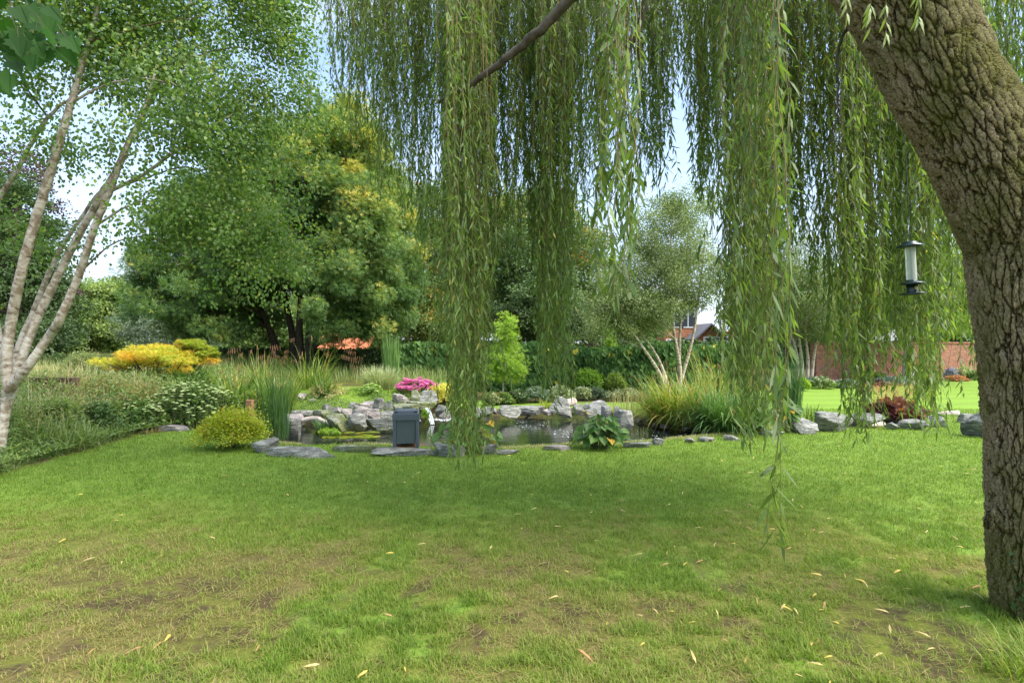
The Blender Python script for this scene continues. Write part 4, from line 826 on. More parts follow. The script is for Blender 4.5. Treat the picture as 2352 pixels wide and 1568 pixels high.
m = N('birch_bark'); bv = m.attr('bark').outputs['Vector']; wv_ = m.noise(m.mapv(bv, (6, 6, 6)), 1., 3); of_ = m.n('ShaderNodeVectorMath', operation='MULTIPLY_ADD'); m.l(wv_.outputs['Color'], of_.inputs[0]); of_.inputs[1].default_value = (.1, .1, .16); m.l(bv, of_.inputs[2]); bv = of_.outputs[0]
n1 = m.noise(m.mapv(bv, (11, 11, 20)), 1., 5, .65); n2 = m.noise(m.mapv(bv, (8, 8, 4)), 1., 5, .65)
c1 = m.ramp(n1.outputs[0], [(.33, (.09, .07, .05)), (.41, (.30, .24, .17)), (.52, (.46, .40, .31)), (.70, (.62, .58, .50))]); c2 = m.mix(m.ramp(n2.outputs[0], [(.5, (0, 0, 0)), (.6, (.9, .9, .9))]).outputs[0], c1.outputs[0], (.22, .16, .10))
M['birchbark'] = m.pbr(c2, .8, .2, n1.outputs[0], .35, .006)
# far background first
tree('broadleaf_tree', 'hazy light green trees left of the orange maple', 'tree', (*gp(250, 34), 0), [(240, 730, 34, 100, 90, 3), (190, 700, 34, 60, 60, 2.5), (310, 690, 35, 50, 60, 2.5)], 200, 150, .9, 'mid', .16, .11, group=TG, seed=21, trunk=(.25, 'bark'), tint=.7)
tree('broadleaf_tree', 'grey green silvery tree right of the hazy light green one', 'tree', (*gp(420, 25), 0), [(400, 765, 25, 80, 55, 2), (350, 745, 25.5, 45, 45, 2)], 150, 140, .6, 'grey', .10, .05, group=TG, seed=22, trunk=(.16, 'bark'), tint=.35)
tree('beech_tree', 'dark tree with purple tinged leaves at the left edge', 'tree', (*gp(60, 18), .4), [(40, 700, 18, 105, 170, 2.2), (0, 500, 18, 90, 120, 2), (70, 800, 17, 85, 70, 1.5)], 260, 160, .55, 'dark', .10, .07, group=TG, seed=23, trunk=(.2, 'bark'), tint=.35)
tree('copper_beech', 'purple leaved tree top behind the left birch', 'tree', (*gp(20, 21), .4), [(30, 440, 21, 85, 110, 2.2), (100, 690, 19.5, 50, 80, 1)], 100, 100, .5, 'purple', .10, .07, group=TG, seed=24, trunk=(.2, 'bark'))
tree('broadleaf_tree', 'feathery tree with orange touches between the big tree and the willow strands', 'tree', (*gp(1015, 23), .2), [(980, 640, 23, 75, 150, 2.6), (1010, 740, 22, 65, 60, 2), (990, 500, 23.5, 55, 80, 2)], 260, 150, .65, 'midyel', .12, .06, group=TG, seed=25, trunk=(.22, 'bark'), tint=.5)
tree('evergreen_tree', 'dark dense tree behind the vine wall', 'tree', (*gp(1225, 25), 0), [(1220, 690, 25, 105, 110, 2.5), (1190, 600, 25.5, 70, 90, 2), (1290, 740, 24, 60, 60, 1.6)], 260, 150, .6, 'dark', .12, .08, group=TG, seed=26, trunk=(.3, 'bark'), tint=.6)
tree('broadleaf_tree', 'yellow green tree showing through the middle willow strands', 'tree', (*gp(1150, 29), 0), [(1130, 560, 29, 110, 110, 3), (1300, 570, 30, 100, 70, 3), (1230, 500, 30, 90, 70, 3)], 260, 150, .85, 'midyel', .14, .10, group=TG, seed=27, trunk=(.3, 'bark'), tint=.6)
tree('broadleaf_tree', 'mid green tree between the dark tree and the birches', 'tree', (*gp(1360, 31), 0), [(1360, 650, 31, 80, 100, 2.5), (1330, 730, 30, 70, 60, 2)], 160, 130, .8, 'mid', .14, .09, group=TG, seed=28, trunk=(.2, 'bark'), tint=.4)
tree('field_maple', 'big field maple with yellow tipped crown behind the pond', 'tree', (*gp(705, 18.5), .62),
     [(650, 560, 18.5, 250, 150, 3.6), (640, 700, 18, 300, 90, 3.8), (740, 430, 18.5, 185, 150, 3), (800, 330, 18.5, 105, 90, 2), (850, 620, 17.8, 112, 170, 2.6), (850, 470, 18, 85, 90, 2.2), (450, 620, 18.5, 105, 130, 2.4), (560, 500, 18.5, 130, 120, 2.5)],
     1300, 190, .42, 'maple', .13, .13, 'lobed', trunk=(.16, 'bark'), flat=.75, tint=.38, filt=lambda C: ~((np.abs(C[:, 0]+6.9) < 1.15) & (C[:, 2] < 3.3)), seed=31, limbs=130, shell=.45, up=.8,
     stems_=[[P(712, 860, 18.5), P(712, 740, 18.5), P(735, 560, 18.5), P(770, 300, 18.5)], [P(690, 860, 18.4), P(688, 760, 18.4), P(690, 600, 18.4), P(660, 440, 18.3)], [P(640, 860, 18.8), P(625, 770, 18.8), P(560, 640, 18.6), P(500, 540, 18.6)], [P(675, 860, 18.9), P(670, 760, 19), P(640, 620, 19.2), P(620, 480, 19)], [P(716, 800, 18.4), P(760, 690, 18.2), P(840, 590, 18), P(880, 500, 18)]],
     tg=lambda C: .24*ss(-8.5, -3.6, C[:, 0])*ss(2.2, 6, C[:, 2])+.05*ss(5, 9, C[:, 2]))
tree('small_maple', 'small lime green tree with thin trunk in front of the vine wall', 'tree', (*gp(1155, 15.4), 0), [(1157, 830, 15.4, 46, 46, .5), (1160, 765, 15.4, 28, 50, .35), (1130, 850, 15.4, 28, 22, .3), (1182, 850, 15.3, 26, 26, .3)], 200, 24, .17, 'lime', .085, .085, 'lobed', trunk=(.03, 'palebark'), flat=.8, tint=.6, seed=32, limbs=40, shell=.1)
for i, (px_, y0, wv, Y, mt) in enumerate([(1466, 735, 10, 24, 'mid'), (1488, 730, 11, 24.5, 'mid'), (1402, 752, 18, 22, 'lime')]):
    bl = [(px_, y0+12+k*11, Y, wv*(.35+.14*k), 12, .12*(k+1)) for k in range(5)]
    tree('conifer', ['slim green conifer left of its twin behind the vine wall', 'slim green conifer next to the leaning birch stem', 'golden conical conifer behind the vine wall'][i], 'conifer', (*gp(px_, Y), 0), bl, 60, 60, .14, mt, .06, .02, group='small conifers behind the vine wall', trunk=(.05, 'bark'), seed=60+i, limbs=4, tint=.4)
PB = Gy(1556, 15.9)
st = [[PB+[0, 0, -.1], P(1562, 850, 15.9), P(1545, 740, 15.9), P(1540, 600, 15.9), P(1545, 480, 16)], [PB, P(1568, 860, 16), P(1592, 770, 16), P(1610, 640, 16), P(1620, 540, 16)], [PB, P(1560, 850, 16.1), P(1562, 760, 16.2), P(1576, 640, 16.4), P(1580, 500, 16.4)]]
tree('silver_birch', 'pale many stemmed birch right of the pond', 'tree', PB, [(1540, 560, 16, 95, 110, 1.6), (1480, 660, 15.6, 105, 105, 1.5), (1590, 640, 16, 75, 70, 1.4), (1430, 730, 15.4, 70, 55, 1.), (1580, 480, 16.4, 60, 55, 1.2)], 420, 150, .34, 'pale', .055, .035, 'diamond', trunk=(.07, 'birchbark'), seed=41, limbs=40, stems_=st, flat=.8, tint=.35)
LB = Gy(1540, 15.2); b_ = [[LB+[0, 0, -.1], P(1515, 858, 15.2), P(1478, 800, 15.1), P(1440, 742, 15), P(1415, 690, 15)], [LB, P(1525, 855, 15.3), P(1498, 800, 15.3), P(1455, 745, 15.3)]]
tree('silver_birch', 'birch leaning to the left over the pond border', 'tree', LB, [(1400, 680, 15, 55, 60, .8), (1450, 720, 15.2, 50, 40, .7), (1370, 740, 15, 35, 45, .6)], 60, 100, .3, 'pale', .05, .032, 'diamond', trunk=(.06, 'birchbark'), seed=42, limbs=14, stems_=b_, flat=.8, tint=.5)
B3 = Gy(1848, 20.5); st = [[B3+[dx, 0, -.1], P(px1, 830, 20.5), P(px2, 750, 20.5), P(px3, 620, 20.5)] for dx, px1, px2, px3 in ((-.35, 1832, 1815, 1790), (-.15, 1842, 1832, 1820), (.05, 1856, 1850, 1860), (.2, 1868, 1880, 1900))]
tree('silver_birch', 'white four stemmed birch in front of the brick wall', 'tree', B3, [(1850, 690, 20.5, 105, 85, 1.8), (1830, 610, 20.5, 80, 70, 1.6), (1890, 740, 20.3, 60, 45, 1.2)], 240, 140, .42, 'pale', .065, .045, 'diamond', trunk=(.075, 'birchbark'), seed=43, limbs=30, stems_=st, flat=.8, tint=.35)
B4 = Gy(2086, 21.8)
tree('lime_tree', 'tree with thick pale trunk before the brick wall', 'tree', B4, [(2090, 640, 22, 130, 90, 2.5), (2160, 700, 22, 90, 70, 2), (2010, 690, 22, 70, 60, 2)], 240, 150, .6, 'light', .10, .07, 'diamond', trunk=(.24, 'palebark'), seed=44, limbs=18, stems_=[[B4+[0, 0, -.1], P(2086, 830, 21.8), P(2084, 740, 21.8), P(2080, 560, 21.8)]], tint=.6)
for i, (px_, py_, Y, rx, ry, mt, lab) in enumerate([
  (1750, 690, 36, 80, 100, 'light', 'light green tree beyond the vine wall behind the dense willow column'),
  (1950, 720, 33, 90, 65, 'mid', 'rounded green tree beyond the brick wall'),
  (2150, 700, 34, 100, 90, 'lime', 'bright yellow green tree beyond the brick wall'),
  (2290, 690, 36, 110, 110, 'mid', 'green tree beyond the wall behind the willow trunk'),
  (560, 740, 38, 120, 60, 'mid', 'green tree far behind the field maple on the left'),
  (870, 720, 38, 110, 80, 'midyel', 'yellowing tree far behind the field maple on the right'),
  (1060, 690, 36, 100, 110, 'mid', 'mid green tree behind the longest willow strand'),
  (-60, 640, 27, 120, 170, 'mid', 'green tree past the left edge behind the birch'),
  (1440, 730, 40, 90, 55, 'mid', 'green tree beyond the slim conifers'),
  (700, 735, 42, 130, 70, 'mid', 'green tree straight behind the trunks of the field maple'),
  (1240, 720, 42, 120, 80, 'mid', 'green tree beyond the dark dense tree'),
  (60, 760, 30, 120, 80, 'mid', 'low green tree behind the timber sleepers'),
  (1850, 740, 44, 80, 60, 'mid', 'green tree beyond the four stemmed birch')]):
    tree('distant_tree', lab, 'tree', (*gp(px_, Y), 0), [(px_, py_, Y, rx, ry, rx/F*Y*.8), (px_+rx*.3, py_-ry*.4, Y, rx*.6, ry*.6, 1.5)], 190, 150, .95, mt, .17, .12, group=TG, trunk=(.25, 'bark'), seed=70+i, limbs=10)
for i, (xa, xb, Yh, hz, mt, lab) in enumerate([(-30, -4, 33, 2.4, 'mid', 'long green hedge far behind the left bank'), (-4, 32, 34, 1.6, 'dark', 'long dark hedge beyond the vine wall')]):
    r = np.random.default_rng(i+200); n = 15000; x = r.uniform(xa, xb, n); z = r.random(n)*hz*(.75+.5*fbm(x, x, .6, 3)); pos = np.stack([x, Yh-.8*fbm(x, z*1.5, 1.1, 3)-r.random(n)*.3, z], -1); t = thing('distant_hedge', ((xa+xb)/2, Yh, 0), lab, 'hedge'); b = MB()
    leaves(b, pos, r.normal(size=(n, 3)), r.normal(size=(n, 3))*.6+[0, -1, .5], .22, .16, np.clip(.5+r.normal(0, .2, n), 0, 1), 'diamond'); b.build('foliage', M[mt], t, t.location)
    b = MB(); [tube(b, [(q_, Yh+.2, 0), (q_+.1, Yh+.2, hz*.8)], [.06, .03], 6) for q_ in np.arange(xa+1, xb, 2.)]; b.build('stem', M['bark'], t, t.location)
# ------------------------------------------------------------------ left birch in the foreground
YB2 = 7.4; BB = Gy(-8, YB2); r = np.random.default_rng(50); t = thing('silver_birch', BB, 'near silver birch with peeling white stems at the left edge', 'tree')
ST = [
 ([(-6, 1075, 7.4), (3, 1000, 7.4), (12, 940, 7.4), (22, 890, 7.4)], [.075, .062, .06, .078]),
 ([(20, 900, 7.4), (15, 825, 7.35), (27, 731, 7.3), (50, 620, 7.2), (81, 509, 7.15), (112, 407, 7.1), (143, 305, 7), (190, 146, 7), (225, 20, 7), (250, -200, 7)], [.06, .062, .058, .056, .054, .05, .044, .034, .025, .012]),
 ([(24, 895, 7.4), (49, 825, 7.4), (86, 731, 7.45), (140, 620, 7.5), (190, 523, 7.6), (231, 455, 7.6), (268, 388, 7.65), (326, 265, 7.7), (404, 119, 7.9), (470, -100, 8)], [.055, .052, .05, .048, .044, .042, .040, .034, .024, .01]),
 ([(24, 892, 7.3), (62, 844, 7.2), (111, 775, 7.2), (138, 731, 7.1), (178, 640, 7.1), (217, 523, 7.0), (246, 455, 7.0), (285, 360, 6.9), (330, 250, 6.9), (360, 150, 6.9)], [.06, .055, .052, .05, .045, .04, .036, .028, .018, .01]),
 ([(22, 880, 7.5), (45, 790, 7.7), (75, 720, 7.8), (130, 590, 7.9), (200, 480, 8.1), (260, 400, 8.2)], [.045, .04, .035, .03, .022, .01]),
 ([(14, 860, 7.5), (-15, 700, 7.6), (-30, 520, 7.6), (40, 390, 7.6), (110, 270, 7.7), (200, 200, 7.7)], [.045, .04, .035, .03, .022, .012]),
]
for nm, k0, k1 in (('trunk', 0, 1), ('stem', 1, 2), ('stem', 2, 3), ('stem', 3, 4), ('stem', 4, 5), ('stem', 5, 6)):
    b = MB(); pts, rad = ST[k0]; tube(b, [P(*q) for q in pts], rad, 20, sub=10, wob=.006, rng=r); b.build(nm, M['birchbark'], t, BB, True)
BR = [([(250, 440, 7.6), (330, 400, 7.4), (400, 350, 7.2), (440, 335, 7.1), (480, 300, 7), (535, 262, 6.9)], .035), ([(225, 515, 7.6), (300, 470, 7.5), (360, 462, 7.4), (440, 468, 7.2), (520, 485, 7)], .022),
      ([(250, 440, 7.6), (330, 410, 7.8), (430, 385, 8), (500, 420, 8.2), (560, 470, 8.3)], .02), ([(160, 240, 7), (220, 205, 6.9), (310, 180, 6.7), (420, 195, 6.6)], .022), ([(105, 410, 7.1), (60, 350, 7), (0, 380, 6.9)], .02),
      ([(200, 100, 7), (330, 60, 6.8), (470, 40, 6.6)], .02), ([(350, 190, 7.8), (450, 130, 7.9), (560, 110, 8), (650, 140, 8)], .025), ([(300, 300, 7.7), (420, 250, 7.9), (540, 215, 8), (660, 250, 8.1)], .02),
      ([(170, 640, 7.2), (260, 560, 7.2), (350, 545, 7.1), (430, 590, 7.1)], .014), ([(110, 270, 7.7), (60, 200, 7.5), (20, 120, 7.4)], .02), ([(420, 20, 7.9), (540, -20, 8), (640, 20, 8)], .02)]
for pts, r0 in BR: b = MB(); tube(b, [P(*q) for q in pts], np.linspace(r0*.8, .004, len(pts)), 8, sub=8, wob=.012, rng=r); b.build('branch', M['birchbark' if r0 > .021 else 'twig'], t, BB, True)
b = MB()
bl = [(120, 120, 7.2, 240, 190, 1.3), (350, 60, 7.6, 260, 170, 1.6), (560, 150, 8.0, 160, 190, 1.3), (440, 300, 7.5, 240, 160, 1.4), (560, 450, 7.4, 160, 170, 1.2), (430, 480, 7.3, 110, 110, 1.0), (20, 300, 7.4, 130, 160, 1.2), (200, 300, 7.5, 180, 120, 1.2), (620, 330, 8, 110, 150, 1.1), (640, 560, 7.6, 55, 80, .6), (60, 560, 7.6, 120, 70, .8), (500, -60, 7.8, 240, 160, 1.4), (150, -80, 7.2, 260, 150, 1.4), (480, 590, 7.4, 90, 60, .7), (660, 60, 8.2, 60, 100, .8), (560, 620, 7.5, 120, 90, .8), (400, 560, 7.4, 130, 90, .8), (690, 220, 8.2, 60, 120, .8)]
C = crown_points(bl, 1900, r, .1); hole = fbm(C[:, 0]*1.0, C[:, 2]*1.0, 1.9, 3, 87); C = C[(hole > .44+.085*(CY-(C[:, 2]-H)/C[:, 1]*F > 380))]; px_ = CX+C[:, 0]/C[:, 1]*F; py_ = CY-(C[:, 2]-H)/C[:, 1]*F
gap = ((np.hypot((px_-350)/75, (py_-385)/40) < 1) | (np.hypot((px_-85)/50, (py_-390)/45) < 1) | (np.hypot((px_-285)/60, (py_-600)/60) < 1) | (np.hypot((px_-470)/40, (py_-375)/18) < 1)| (np.hypot((px_-740)/30, (py_-50)/70) < 1)) 
C = C[~gap]; n = len(C)
for k in r.permutation(n)[:420]:   # fine hanging twigs
    c = C[k]; tube(b, [c+[r.normal(0, .12), r.normal(0, .12), .2], c+[0, 0, .08], c+[r.normal(0, .1), r.normal(0, .1), -.28]], [.004, .003, .0015], 4, sub=2)
tag(b.build('twig', M['twig'], t, BB, True), kind='stuff')
b = MB(); clump_leaves(b, C, .33*(.5+1.1*r.random(n)), 66, r, .046, .034, 'oval', 1.1, .5, .9, np.clip(.45+r.normal(0, .2, n), 0, 1), .2, C.mean(0), .15, .3); b.build('crown', M['birch'], t, BB)
# broad maple leaves hanging in at the top left corner
g = P(-160, 60, 2.6); t = thing('maple_branch', g, 'dark broad maple leaves hanging into the top left corner', 'branch'); r = np.random.default_rng(13); b = MB()
tw = [[P(-160, 60, 2.6), P(-40, 90, 2.6), P(60, 95, 2.6), P(140, 110, 2.55)], [P(-160, 60, 2.6), P(-60, 10, 2.55), P(40, -10, 2.5)], [P(-120, 120, 2.6), P(-30, 170, 2.6), P(50, 190, 2.65)]]
q = MB()
for s_ in tw: tube(q, s_, np.linspace(.008, .002, len(s_)), 6, sub=5)
lp = [(20, 20), (75, 35), (30, 70), (85, 75), (120, 60), (50, 110), (100, 115), (145, 100), (20, 140), (70, 150), (130, 140), (-10, 90), (10, 185), (55, 185), (150, 130), (110, 90), (-20, 40), (60, 0), (0, 215), (95, 30), (-20, 160), (40, 40), (60, 60), (110, 40), (15, 110), (90, 100), (135, 75), (30, 165), (-5, 60), (75, 120), (160, 110), (45, 90)]
for x_, y_ in lp:
    c = P(x_-8, y_-22, 2.55+.2*r.normal()*.5); d = np.array([[.5+.5*r.normal(), .2*r.normal(), -.75]]); b = MB(); leaves(b, [c], d, np.array([[.3*r.normal(), -.7+.3*r.normal(), .8]]), .09*(.8+.4*r.random()), .09*(.8+.4*r.random()), r.random(), 'maple', .12, .15); b.build('leaf', M['bigmaple'], t, g); tube(q, [c, c-d[0]*.05+[0, 0, .02]], [.0015, .0015], 4)
q.build('twig', M['bark'], t, g)

# ------------------------------------------------------------------ the weeping willow
r = np.random.default_rng(90); WB = np.array([(2425-CX)/F*3.35, 3.35, 0.]); wt = thing('weeping_willow', WB, 'large weeping willow with leaning mossy trunk at the right', 'tree')
left = [(2236, 1600), (2272, 1500), (2290, 1440), (2291, 1380), (2282, 1300), (2278, 1150), (2273, 1000), (2259, 800), (2238, 650), (2214, 580), (2180, 495), (2148, 420), (2098, 320), (2042, 228), (1972, 85), (1915, 0), (1850, -90), (1770, -190)]
dirs = [(0, 1)]*5+[(.0, 1)]*4+[(.25, 1), (.38, 1), (.45, 1), (.5, 1), (.52, 1), (.55, 1), (.62, 1), (.75, 1), (.9, 1)]
wid = [235, 205, 190, 186, 186, 182, 182, 190, 205, 218, 230, 234, 236, 238, 242, 240, 236, 228]     # half widths*... full width in px
pts = []; rad = []
for (lx, ly), (dx, dy), ww in zip(left, dirs, wid):
    nrm_ = np.array([dy, dx])/math.hypot(dx, dy); Yt = 3.35+.0*ly; rr = ww*.5; rr *= .93; cx_, cy_ = lx+4+16*(ly < 600)+nrm_[0]*rr, ly-nrm_[1]*rr
    pts.append(P(cx_, cy_, Yt)); rad.append(rr/F*Yt)
pts[0][2] = -.12
b = MB(); tube(b, pts, rad, 260, sub=52); 
m = N('willow_bark'); bv = m.attr('bark').outputs['Vector']; wn = m.noise(m.mapv(bv, (9, 9, 6)), 1., 5, .65); off = m.n('ShaderNodeVectorMath', operation='MULTIPLY_ADD'); m.l(wn.outputs['Color'], off.inputs[0]); off.inputs[1].default_value = (.055, .055, .07); m.l(bv, off.inputs[2])
vo = m.n('ShaderNodeTexVoronoi', feature='DISTANCE_TO_EDGE'); m.l(m.mapv(off.outputs[0], (30, 30, 5.5)), vo.inputs['Vector']); vo.inputs['Scale'].default_value = 1.; vo.inputs['Randomness'].default_value = 1.
vo2 = m.n('ShaderNodeTexVoronoi', feature='DISTANCE_TO_EDGE'); m.l(m.mapv(off.outputs[0], (62, 62, 26)), vo2.inputs['Vector']); vo2.inputs['Scale'].default_value = 1.
nA = m.noise(m.mapv(off.outputs[0], (36, 36, 11)), 1., 6, .65); nB = m.noise(bv, 60., 5, .7)
e1 = m.n('ShaderNodeMapRange'); m.l(vo.outputs['Distance'], e1.inputs[0]); e1.inputs['From Max'].default_value = .16
e2 = m.n('ShaderNodeMapRange'); m.l(vo2.outputs['Distance'], e2.inputs[0]); e2.inputs['From Max'].default_value = .12
def mm(op, a, b_, c=None):
    o = m.n('ShaderNodeMath', operation=op)
    for i_, v_ in enumerate((a, b_, c)):
        if v_ is None: continue
        if hasattr(v_, 'links'): m.l(v_, o.inputs[i_])
        else: o.inputs[i_].default_value = v_
    return o.outputs[0]
hgt = mm('ADD', mm('ADD', mm('MULTIPLY', e1.outputs[0], .42), mm('MULTIPLY', e2.outputs[0], .16)), mm('ADD', mm('MULTIPLY', nA.outputs[0], .95), mm('MULTIPLY', nB.outputs[0], .30)))
colr = m.ramp(hgt, [(.55, (.014, .010, .006)), (.78, (.085, .062, .034)), (.93, (.19, .145, .085)), (1.0, (.32, .26, .165))])
mo = m.noise(bv, 3.2, 6, .7); geo = m.n('ShaderNodeNewGeometry'); sp_ = m.n('ShaderNodeSeparateXYZ'); m.l(geo.outputs['Normal'], sp_.inputs[0]); sz = m.n('ShaderNodeSeparateXYZ'); m.l(geo.outputs['Position'], sz.inputs[0])
mk = mm('ADD', mm('ADD', mo.outputs[0], .05), mm('MULTIPLY', mm('MAXIMUM', mm('ADD', mm('MULTIPLY', sp_.outputs['Z'], 1.), mm('MULTIPLY', sp_.outputs['X'], .5)), -.3), .22))
base_m = m.n('ShaderNodeMapRange'); m.l(sz.outputs['Z'], base_m.inputs[0]); base_m.inputs['From Min'].default_value = .45; base_m.inputs['From Max'].default_value = .05; base_m.inputs['To Max'].default_value = .16; mk = mm('ADD', mk, base_m.outputs[0])
c2 = m.mix(m.ramp(mk, [(.50, (0, 0, 0)), (.64, (.8, .8, .8))]).outputs[0], colr.outputs[0], (.115, .125, .018))
m.pbr(c2, .95, .12, nB.outputs[0], .5, .006); dsp = m.n('ShaderNodeDisplacement'); m.l(hgt, dsp.inputs['Height']); dsp.inputs['Scale'].default_value = .055; dsp.inputs['Midlevel'].default_value = 1.3; m.l(dsp.outputs[0], m.out.inputs['Displacement']); m.m.displacement_method = 'BOTH'
M['willowbark'] = m.m; b.build('trunk', M['willowbark'], wt, WB, True)
b = MB(); rock_mesh(b, P(2272, 1195, 3.32), (.07, .1, .15), 5); b.b[0] = b.v[0].copy(); b.build('bark_burr', M['willowbark'], wt, WB, True)
top = pts[-1]
LM = [([top, P(1600, -330, 3.9), P(1420, -120, 4.2), P(1310, 0, 4.3), P(1200, 105, 4.5), P(1090, 185, 4.7), P(1000, 235, 4.9)], [.13, .10, .07, .042, .034, .024, .008]),
      ([top, P(1500, -480, 5), P(1200, -420, 6), P(900, -300, 7)], [.14, .1, .07, .03]), ([top, P(1800, -420, 5), P(1700, -350, 6.5), P(1500, -220, 7.5)], [.14, .1, .07, .03]),
      ([P(1950, -40, 3.4), P(2100, -400, 3.9), P(2150, -500, 5), P(2100, -300, 6.5)], [.15, .1, .07, .03]), ([P(1490, -30, 5.2), P(1470, 60, 5.2), P(1440, 120, 5.2), P(1420, 190, 5.2)], [.04, .034, .028, .012]),
      ([P(1062, -60, 5.0), P(1058, 60, 5.0), P(1062, 150, 5.05), P(1075, 230, 5.1), P(1060, 330, 5.1)], [.014, .012, .01, .008, .003]), ([P(1955, 50, 3.6), P(1925, 110, 3.6), P(1925, 220, 3.6), P(1915, 330, 3.6)], [.012, .009, .006, .003])]
M['wbranch'] = plain('willow_branch_bark', (.085, .07, .05), .9, .2, .5, 18)
for pp_, rr_ in LM: b = MB(); tube(b, pp_, rr_, 12, sub=8, wob=.012, rng=r); b.build('limb', M['wbranch'], wt, WB, True)
def curtain(x0, x1, ybot, Y, n, var=.25, ytop=-170, lf=1., dY=.35, tint=.42, sp=.03, taper=.5, cx=None, gappy=0.):
    """n strands hanging between px x0..x1 ending near ybot; they draw together downwards"""
    b = MB(); cxm = (x0+x1)/2 if cx is None else cx
    for k in range(n):
        u = r.random(); yy = Y+r.normal(0, dY); q = r.random()**.8; xb0 = x0+(x1-x0)*u; yb = ybot-(var*(ybot+150))*q*(.35+1.3*abs(u-.5)*1.5)-10*r.random()
        yt = ytop-60*r.random(); top_ = P(xb0, yt, yy); bot = P(cxm+(xb0-cxm)*(1-taper*(1-.4*q)), yb, yy); L_ = top_[2]-bot[2]
        if L_ < .15: continue
        def strand(top_, bot, sc, first):
            L_ = top_[2]-bot[2]; ns = max(5, int(L_/.16)); s_ = np.linspace(0, 1, ns+1); path = top_[None]+(bot-top_)[None]*s_[:, None]
            f1, f2 = r.uniform(1.5, 4, 2); p1, p2 = r.random(2)*6.28; am = .014+.034*r.random()
            path[:, 0] += am*(np.sin(f1*s_*L_+p1)-math.sin(p1))*(.3+.7*s_); path[:, 1] += am*(np.sin(f2*s_*L_+p2)-math.sin(p2))*(.3+.7*s_); path[:, :2] += np.cumsum(r.normal(0, .011, (ns+1, 2)), 0)
            tube(b, path, np.linspace(.0035*sc, .001, ns+1), 3, mat=1); m_ = int(L_/sp); tl = (np.arange(m_)+r.random(m_))/m_; gp_ = max(gappy, .28)
            tl = tl[vn(tl*L_*2.6+r.random()*90, tl*0+k, 1.) > gp_*(1-.4*tl)]; m_ = len(tl)
            p_ = np.stack([np.interp(tl, s_, path[:, i_]) for i_ in range(3)], -1); a = r.random(m_)*6.283; op = .2+.7*r.random(m_)
            d = np.stack([np.cos(a)*op, np.sin(a)*op, -1+.4*r.normal(size=m_)], -1); nr = np.stack([np.cos(a+.7*r.normal(size=m_)), np.sin(a), .5+.3*r.normal(size=m_)], -1)
            rr = r.random(m_); leaves(b, p_, d, nr, .098*lf*(.45+.8*r.random(m_)), .0145*lf*(.65+.7*r.random(m_)), np.clip(tint+r.normal(0, .2, m_)+(r.random() < .3)*.15+(rr < .006)*.6, 0, 1), 'lance', .3, .12*r.normal())
            return path
        pa = strand(top_, bot, 1., True)
        if L_ > 1.2 and n > 6:
            for q2 in range(r.integers(0, 3)):
                i_ = r.integers(len(pa)//4, len(pa)*3//4); a0 = pa[i_]; a1 = a0+np.array([r.normal(0, .11), r.normal(0, .11), -min(L_*.45, .3+.8*r.random())]); 
                if a1[2] > bot[2]-.05: strand(a0, a1, .6, False)
    b.build('hanging_branch', [M['willow'], M['twig']], wt, WB)
for a in [
 (738, 900, 350, 6.4, 70, .6), (800, 960, 470, 6.3, 70, .5), (860, 990, 560, 6.2, 44, .45), (945, 1015, 760, 6.2, 18, .45), (745, 1330, 240, 7.0, 150, .5), (900, 1400, 330, 6.6, 120, .5),
 (1000, 1150, 690, 5.6, 60, .4), (1005, 1135, 1085, 5.3, 80, .3), (1040, 1110, 1100, 4.9, 18, .15), (1110, 1210, 640, 5.8, 36, .45), (1180, 1272, 720, 5.6, 30, .4), (1230, 1316, 930, 5.6, 50, .28), (1262, 1300, 975, 5.4, 8, .15),
 (1280, 1370, 600, 5.8, 34, .4), (1000, 1360, 440, 6.4, 90, .4), (1060, 1340, 580, 6.8, 60, .4), (1340, 1450, 520, 5.2, 38, .45), (1430, 1552, 480, 5.6, 54, .45), (1330, 1600, 260, 6.3, 90, .5),
 (1574, 1650, 500, 5.4, 36, .45), (1540, 1720, 250, 6.2, 66, .4), (1640, 1800, 900, 4.8, 84, .35), (1655, 1782, 1045, 4.4, 50, .22), (1680, 1760, 600, 3.9, 18, .4), (1770, 1880, 640, 5.2, 60, .45), (1600, 1980, 330, 6.0, 130, .5),
 (1840, 2000, 860, 5.0, 84, .36), (1925, 2015, 1030, 4.8, 40, .2), (1980, 2120, 920, 5.2, 84, .36), (2020, 2100, 600, 5.8, 40, .4), (2090, 2172, 1000, 4.9, 50, .22), (2130, 2260, 800, 5.4, 54, .45), (2222, 2262, 925, 5.2, 10, .15), (1850, 2260, 420, 6.2, 110, .5),
 (2230, 2460, 300, 5.5, 110, .4), (2300, 2480, 400, 6.0, 50, .4)]: curtain(*a[:4], int(a[4]*(.68 if a[1]-a[0] > 130 else 1.22 if a[1]-a[0] < 90 or a[2] > 780 else 1.0)), *a[5:], taper=.3)
curtain(1372, 1470, 710, 3.2, 9, .3, lf=1.15, dY=.15, sp=.034, tint=.25); curtain(1380, 1400, 722, 2.9, 3, .08, lf=1.35, dY=.05, sp=.034, tint=.1); curtain(1425, 1452, 712, 2.8, 3, .08, lf=1.4, dY=.05, sp=.034, tint=.1)
curtain(1765, 1800, 1070, 3.1, 4, .12, lf=1.15, dY=.1, sp=.04, tint=.15, cx=1790); curtain(1788, 1806, 1290, 2.8, 3, .06, lf=1.35, dY=.04, sp=.05, tint=.2, cx=1815, gappy=.3)
curtain(1670, 1740, 860, 3.5, 5, .3, lf=1.05, dY=.2, sp=.035, tint=.25)
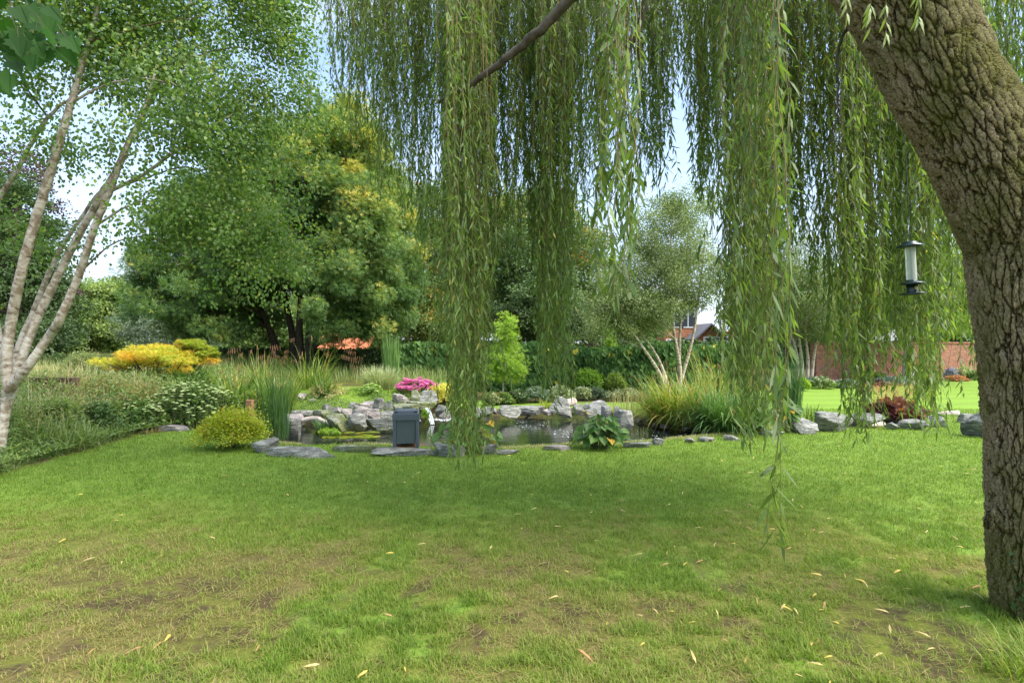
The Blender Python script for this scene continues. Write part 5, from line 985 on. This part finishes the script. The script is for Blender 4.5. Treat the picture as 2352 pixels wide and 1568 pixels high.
for (x_, y_, n_) in ((2000, 70, 9), (2035, 85, 7), (2110, 60, 8), (1945, 60, 6)):   # fresh shoots before the trunk
    b = MB(); c = P(x_, y_-80, 2.75); tube(b, [c+[0, 0, .25], c, P(x_, y_, 2.75)], [.002, .0015, .001], 4, mat=1)
    k = r.random(n_); p_ = c[None]*(1-k)[:, None]+P(x_, y_, 2.75)[None]*k[:, None]; a = r.random(n_)*6.28
    leaves(b, p_, np.stack([np.cos(a)*.5, np.sin(a)*.4, -1+0*a], -1), np.stack([0*a+.2, -1+0*a, .3+0*a], -1), .075, .014, .95*np.ones(n_)*.95, 'lance', .2, .15); b.build('hanging_branch', [M['willow'], M['twig']], wt, WB)
# ivy on the trunk foot
n = 60; a = r.uniform(3.4, 5.2, n); z_ = r.uniform(.03, .42, n); R0 = rad[2]+.0; ctr = np.array([pts[2][0], 3.35]); b = MB()
pp_ = np.stack([ctr[0]+np.cos(a)*R0*1.02, ctr[1]+np.sin(a)*R0*1.02, z_], -1); leaves(b, pp_, np.stack([r.normal(0, .5, n), 0*a, -1+0*a], -1), np.stack([np.cos(a), np.sin(a), .3+0*a], -1), .03, .028, r.random(n)*.6, 'heart'); tag(b.build('ivy', M['dark'], wt, WB))
# grass tuft at the trunk foot
g = np.array([2.60, 2.72, 0.]); n = 480; a = r.random(n)*6.283; q = r.random(n)**.5*.19; root = np.stack([g[0]+np.cos(a)*q*1.6, g[1]+np.sin(a)*q+.0, 0*a-.01], -1)
b = MB(); blades(b, root, a+r.normal(0, .8, n), .6*r.random(n), .6+1.3*r.random(n), .09+.14*r.random(n), .0055, np.clip(.3+.25*r.normal(size=n), 0, 1), 6); tag(b.build('grass_tuft', M['grass'], origin=g), 'long green grass tuft at the foot of the willow trunk', 'grass')
# ------------------------------------------------------------------ bird feeder
c = P(2096, 608, 3.9); fz = P(2096, 678, 3.9)[2]; t = thing('bird_feeder', (c[0], 3.9, fz), 'dark green tube bird feeder hanging from the willow', 'bird feeder'); t.rotation_euler = (0, R(-3), 0)
m = N('glossy_green_metal'); M['fgreen'] = m.pbr((.012, .03, .028), .22, .6)
m = N('feeder_tube'); m.pbr((.82, .88, .80), .12, .5); m.b.inputs['Transmission Weight'].default_value = .55; m.b.inputs['IOR'].default_value = 1.2; M['ftube'] = m.m
def lp_(nm, mt, prof, parent=None): q = MB(); lathe(q, prof, (0, 0, 0), 40); return q.build(nm, M[mt], parent or t, smooth=True)
lp_('tray', 'fgreen', [(.001, .004), (.06, 0), (.078, .006), (.08, .014), (.06, .018), (.034, .026), (.001, .026)])
bb = lp_('feed_chamber', 'fgreen', [(.034, .024), (.034, .085), (.001, .085)])
q = MB(); lathe(q, [(.001, .002), (.011, .001), (.012, 0)], (0, 0, 0), 20); po = q.build('feeding_port', plain('yellow_port', (.42, .30, .03), .5), bb); po.rotation_euler = (R(90), 0, 0); po.location = (.003, -.0335, .048)
lp_('ring', 'fgreen', [(.034, .078), (.062, .072), (.076, .078), (.068, .088), (.040, .096), (.036, .104), (.030, .106)])
lp_('seed_tube', 'ftube', [(.031, .10), (.031, .345)]); lp_('roof', 'fgreen', [(.034, .335), (.060, .325), (.082, .330), (.078, .342), (.052, .352), (.048, .362), (.030, .370), (.001, .372)])
q = MB(); tube(q, [(0, 0, .10), (0, 0, .34)], [.004, .004], 6); q.build('centre_rod', M['fgreen'], t)
q = MB(); tube(q, [(0, 0, .37), (.005, 0, .6), (0, 0, 2.4)], [.0018]*3, 5); q.build('wire', M['black'], t)
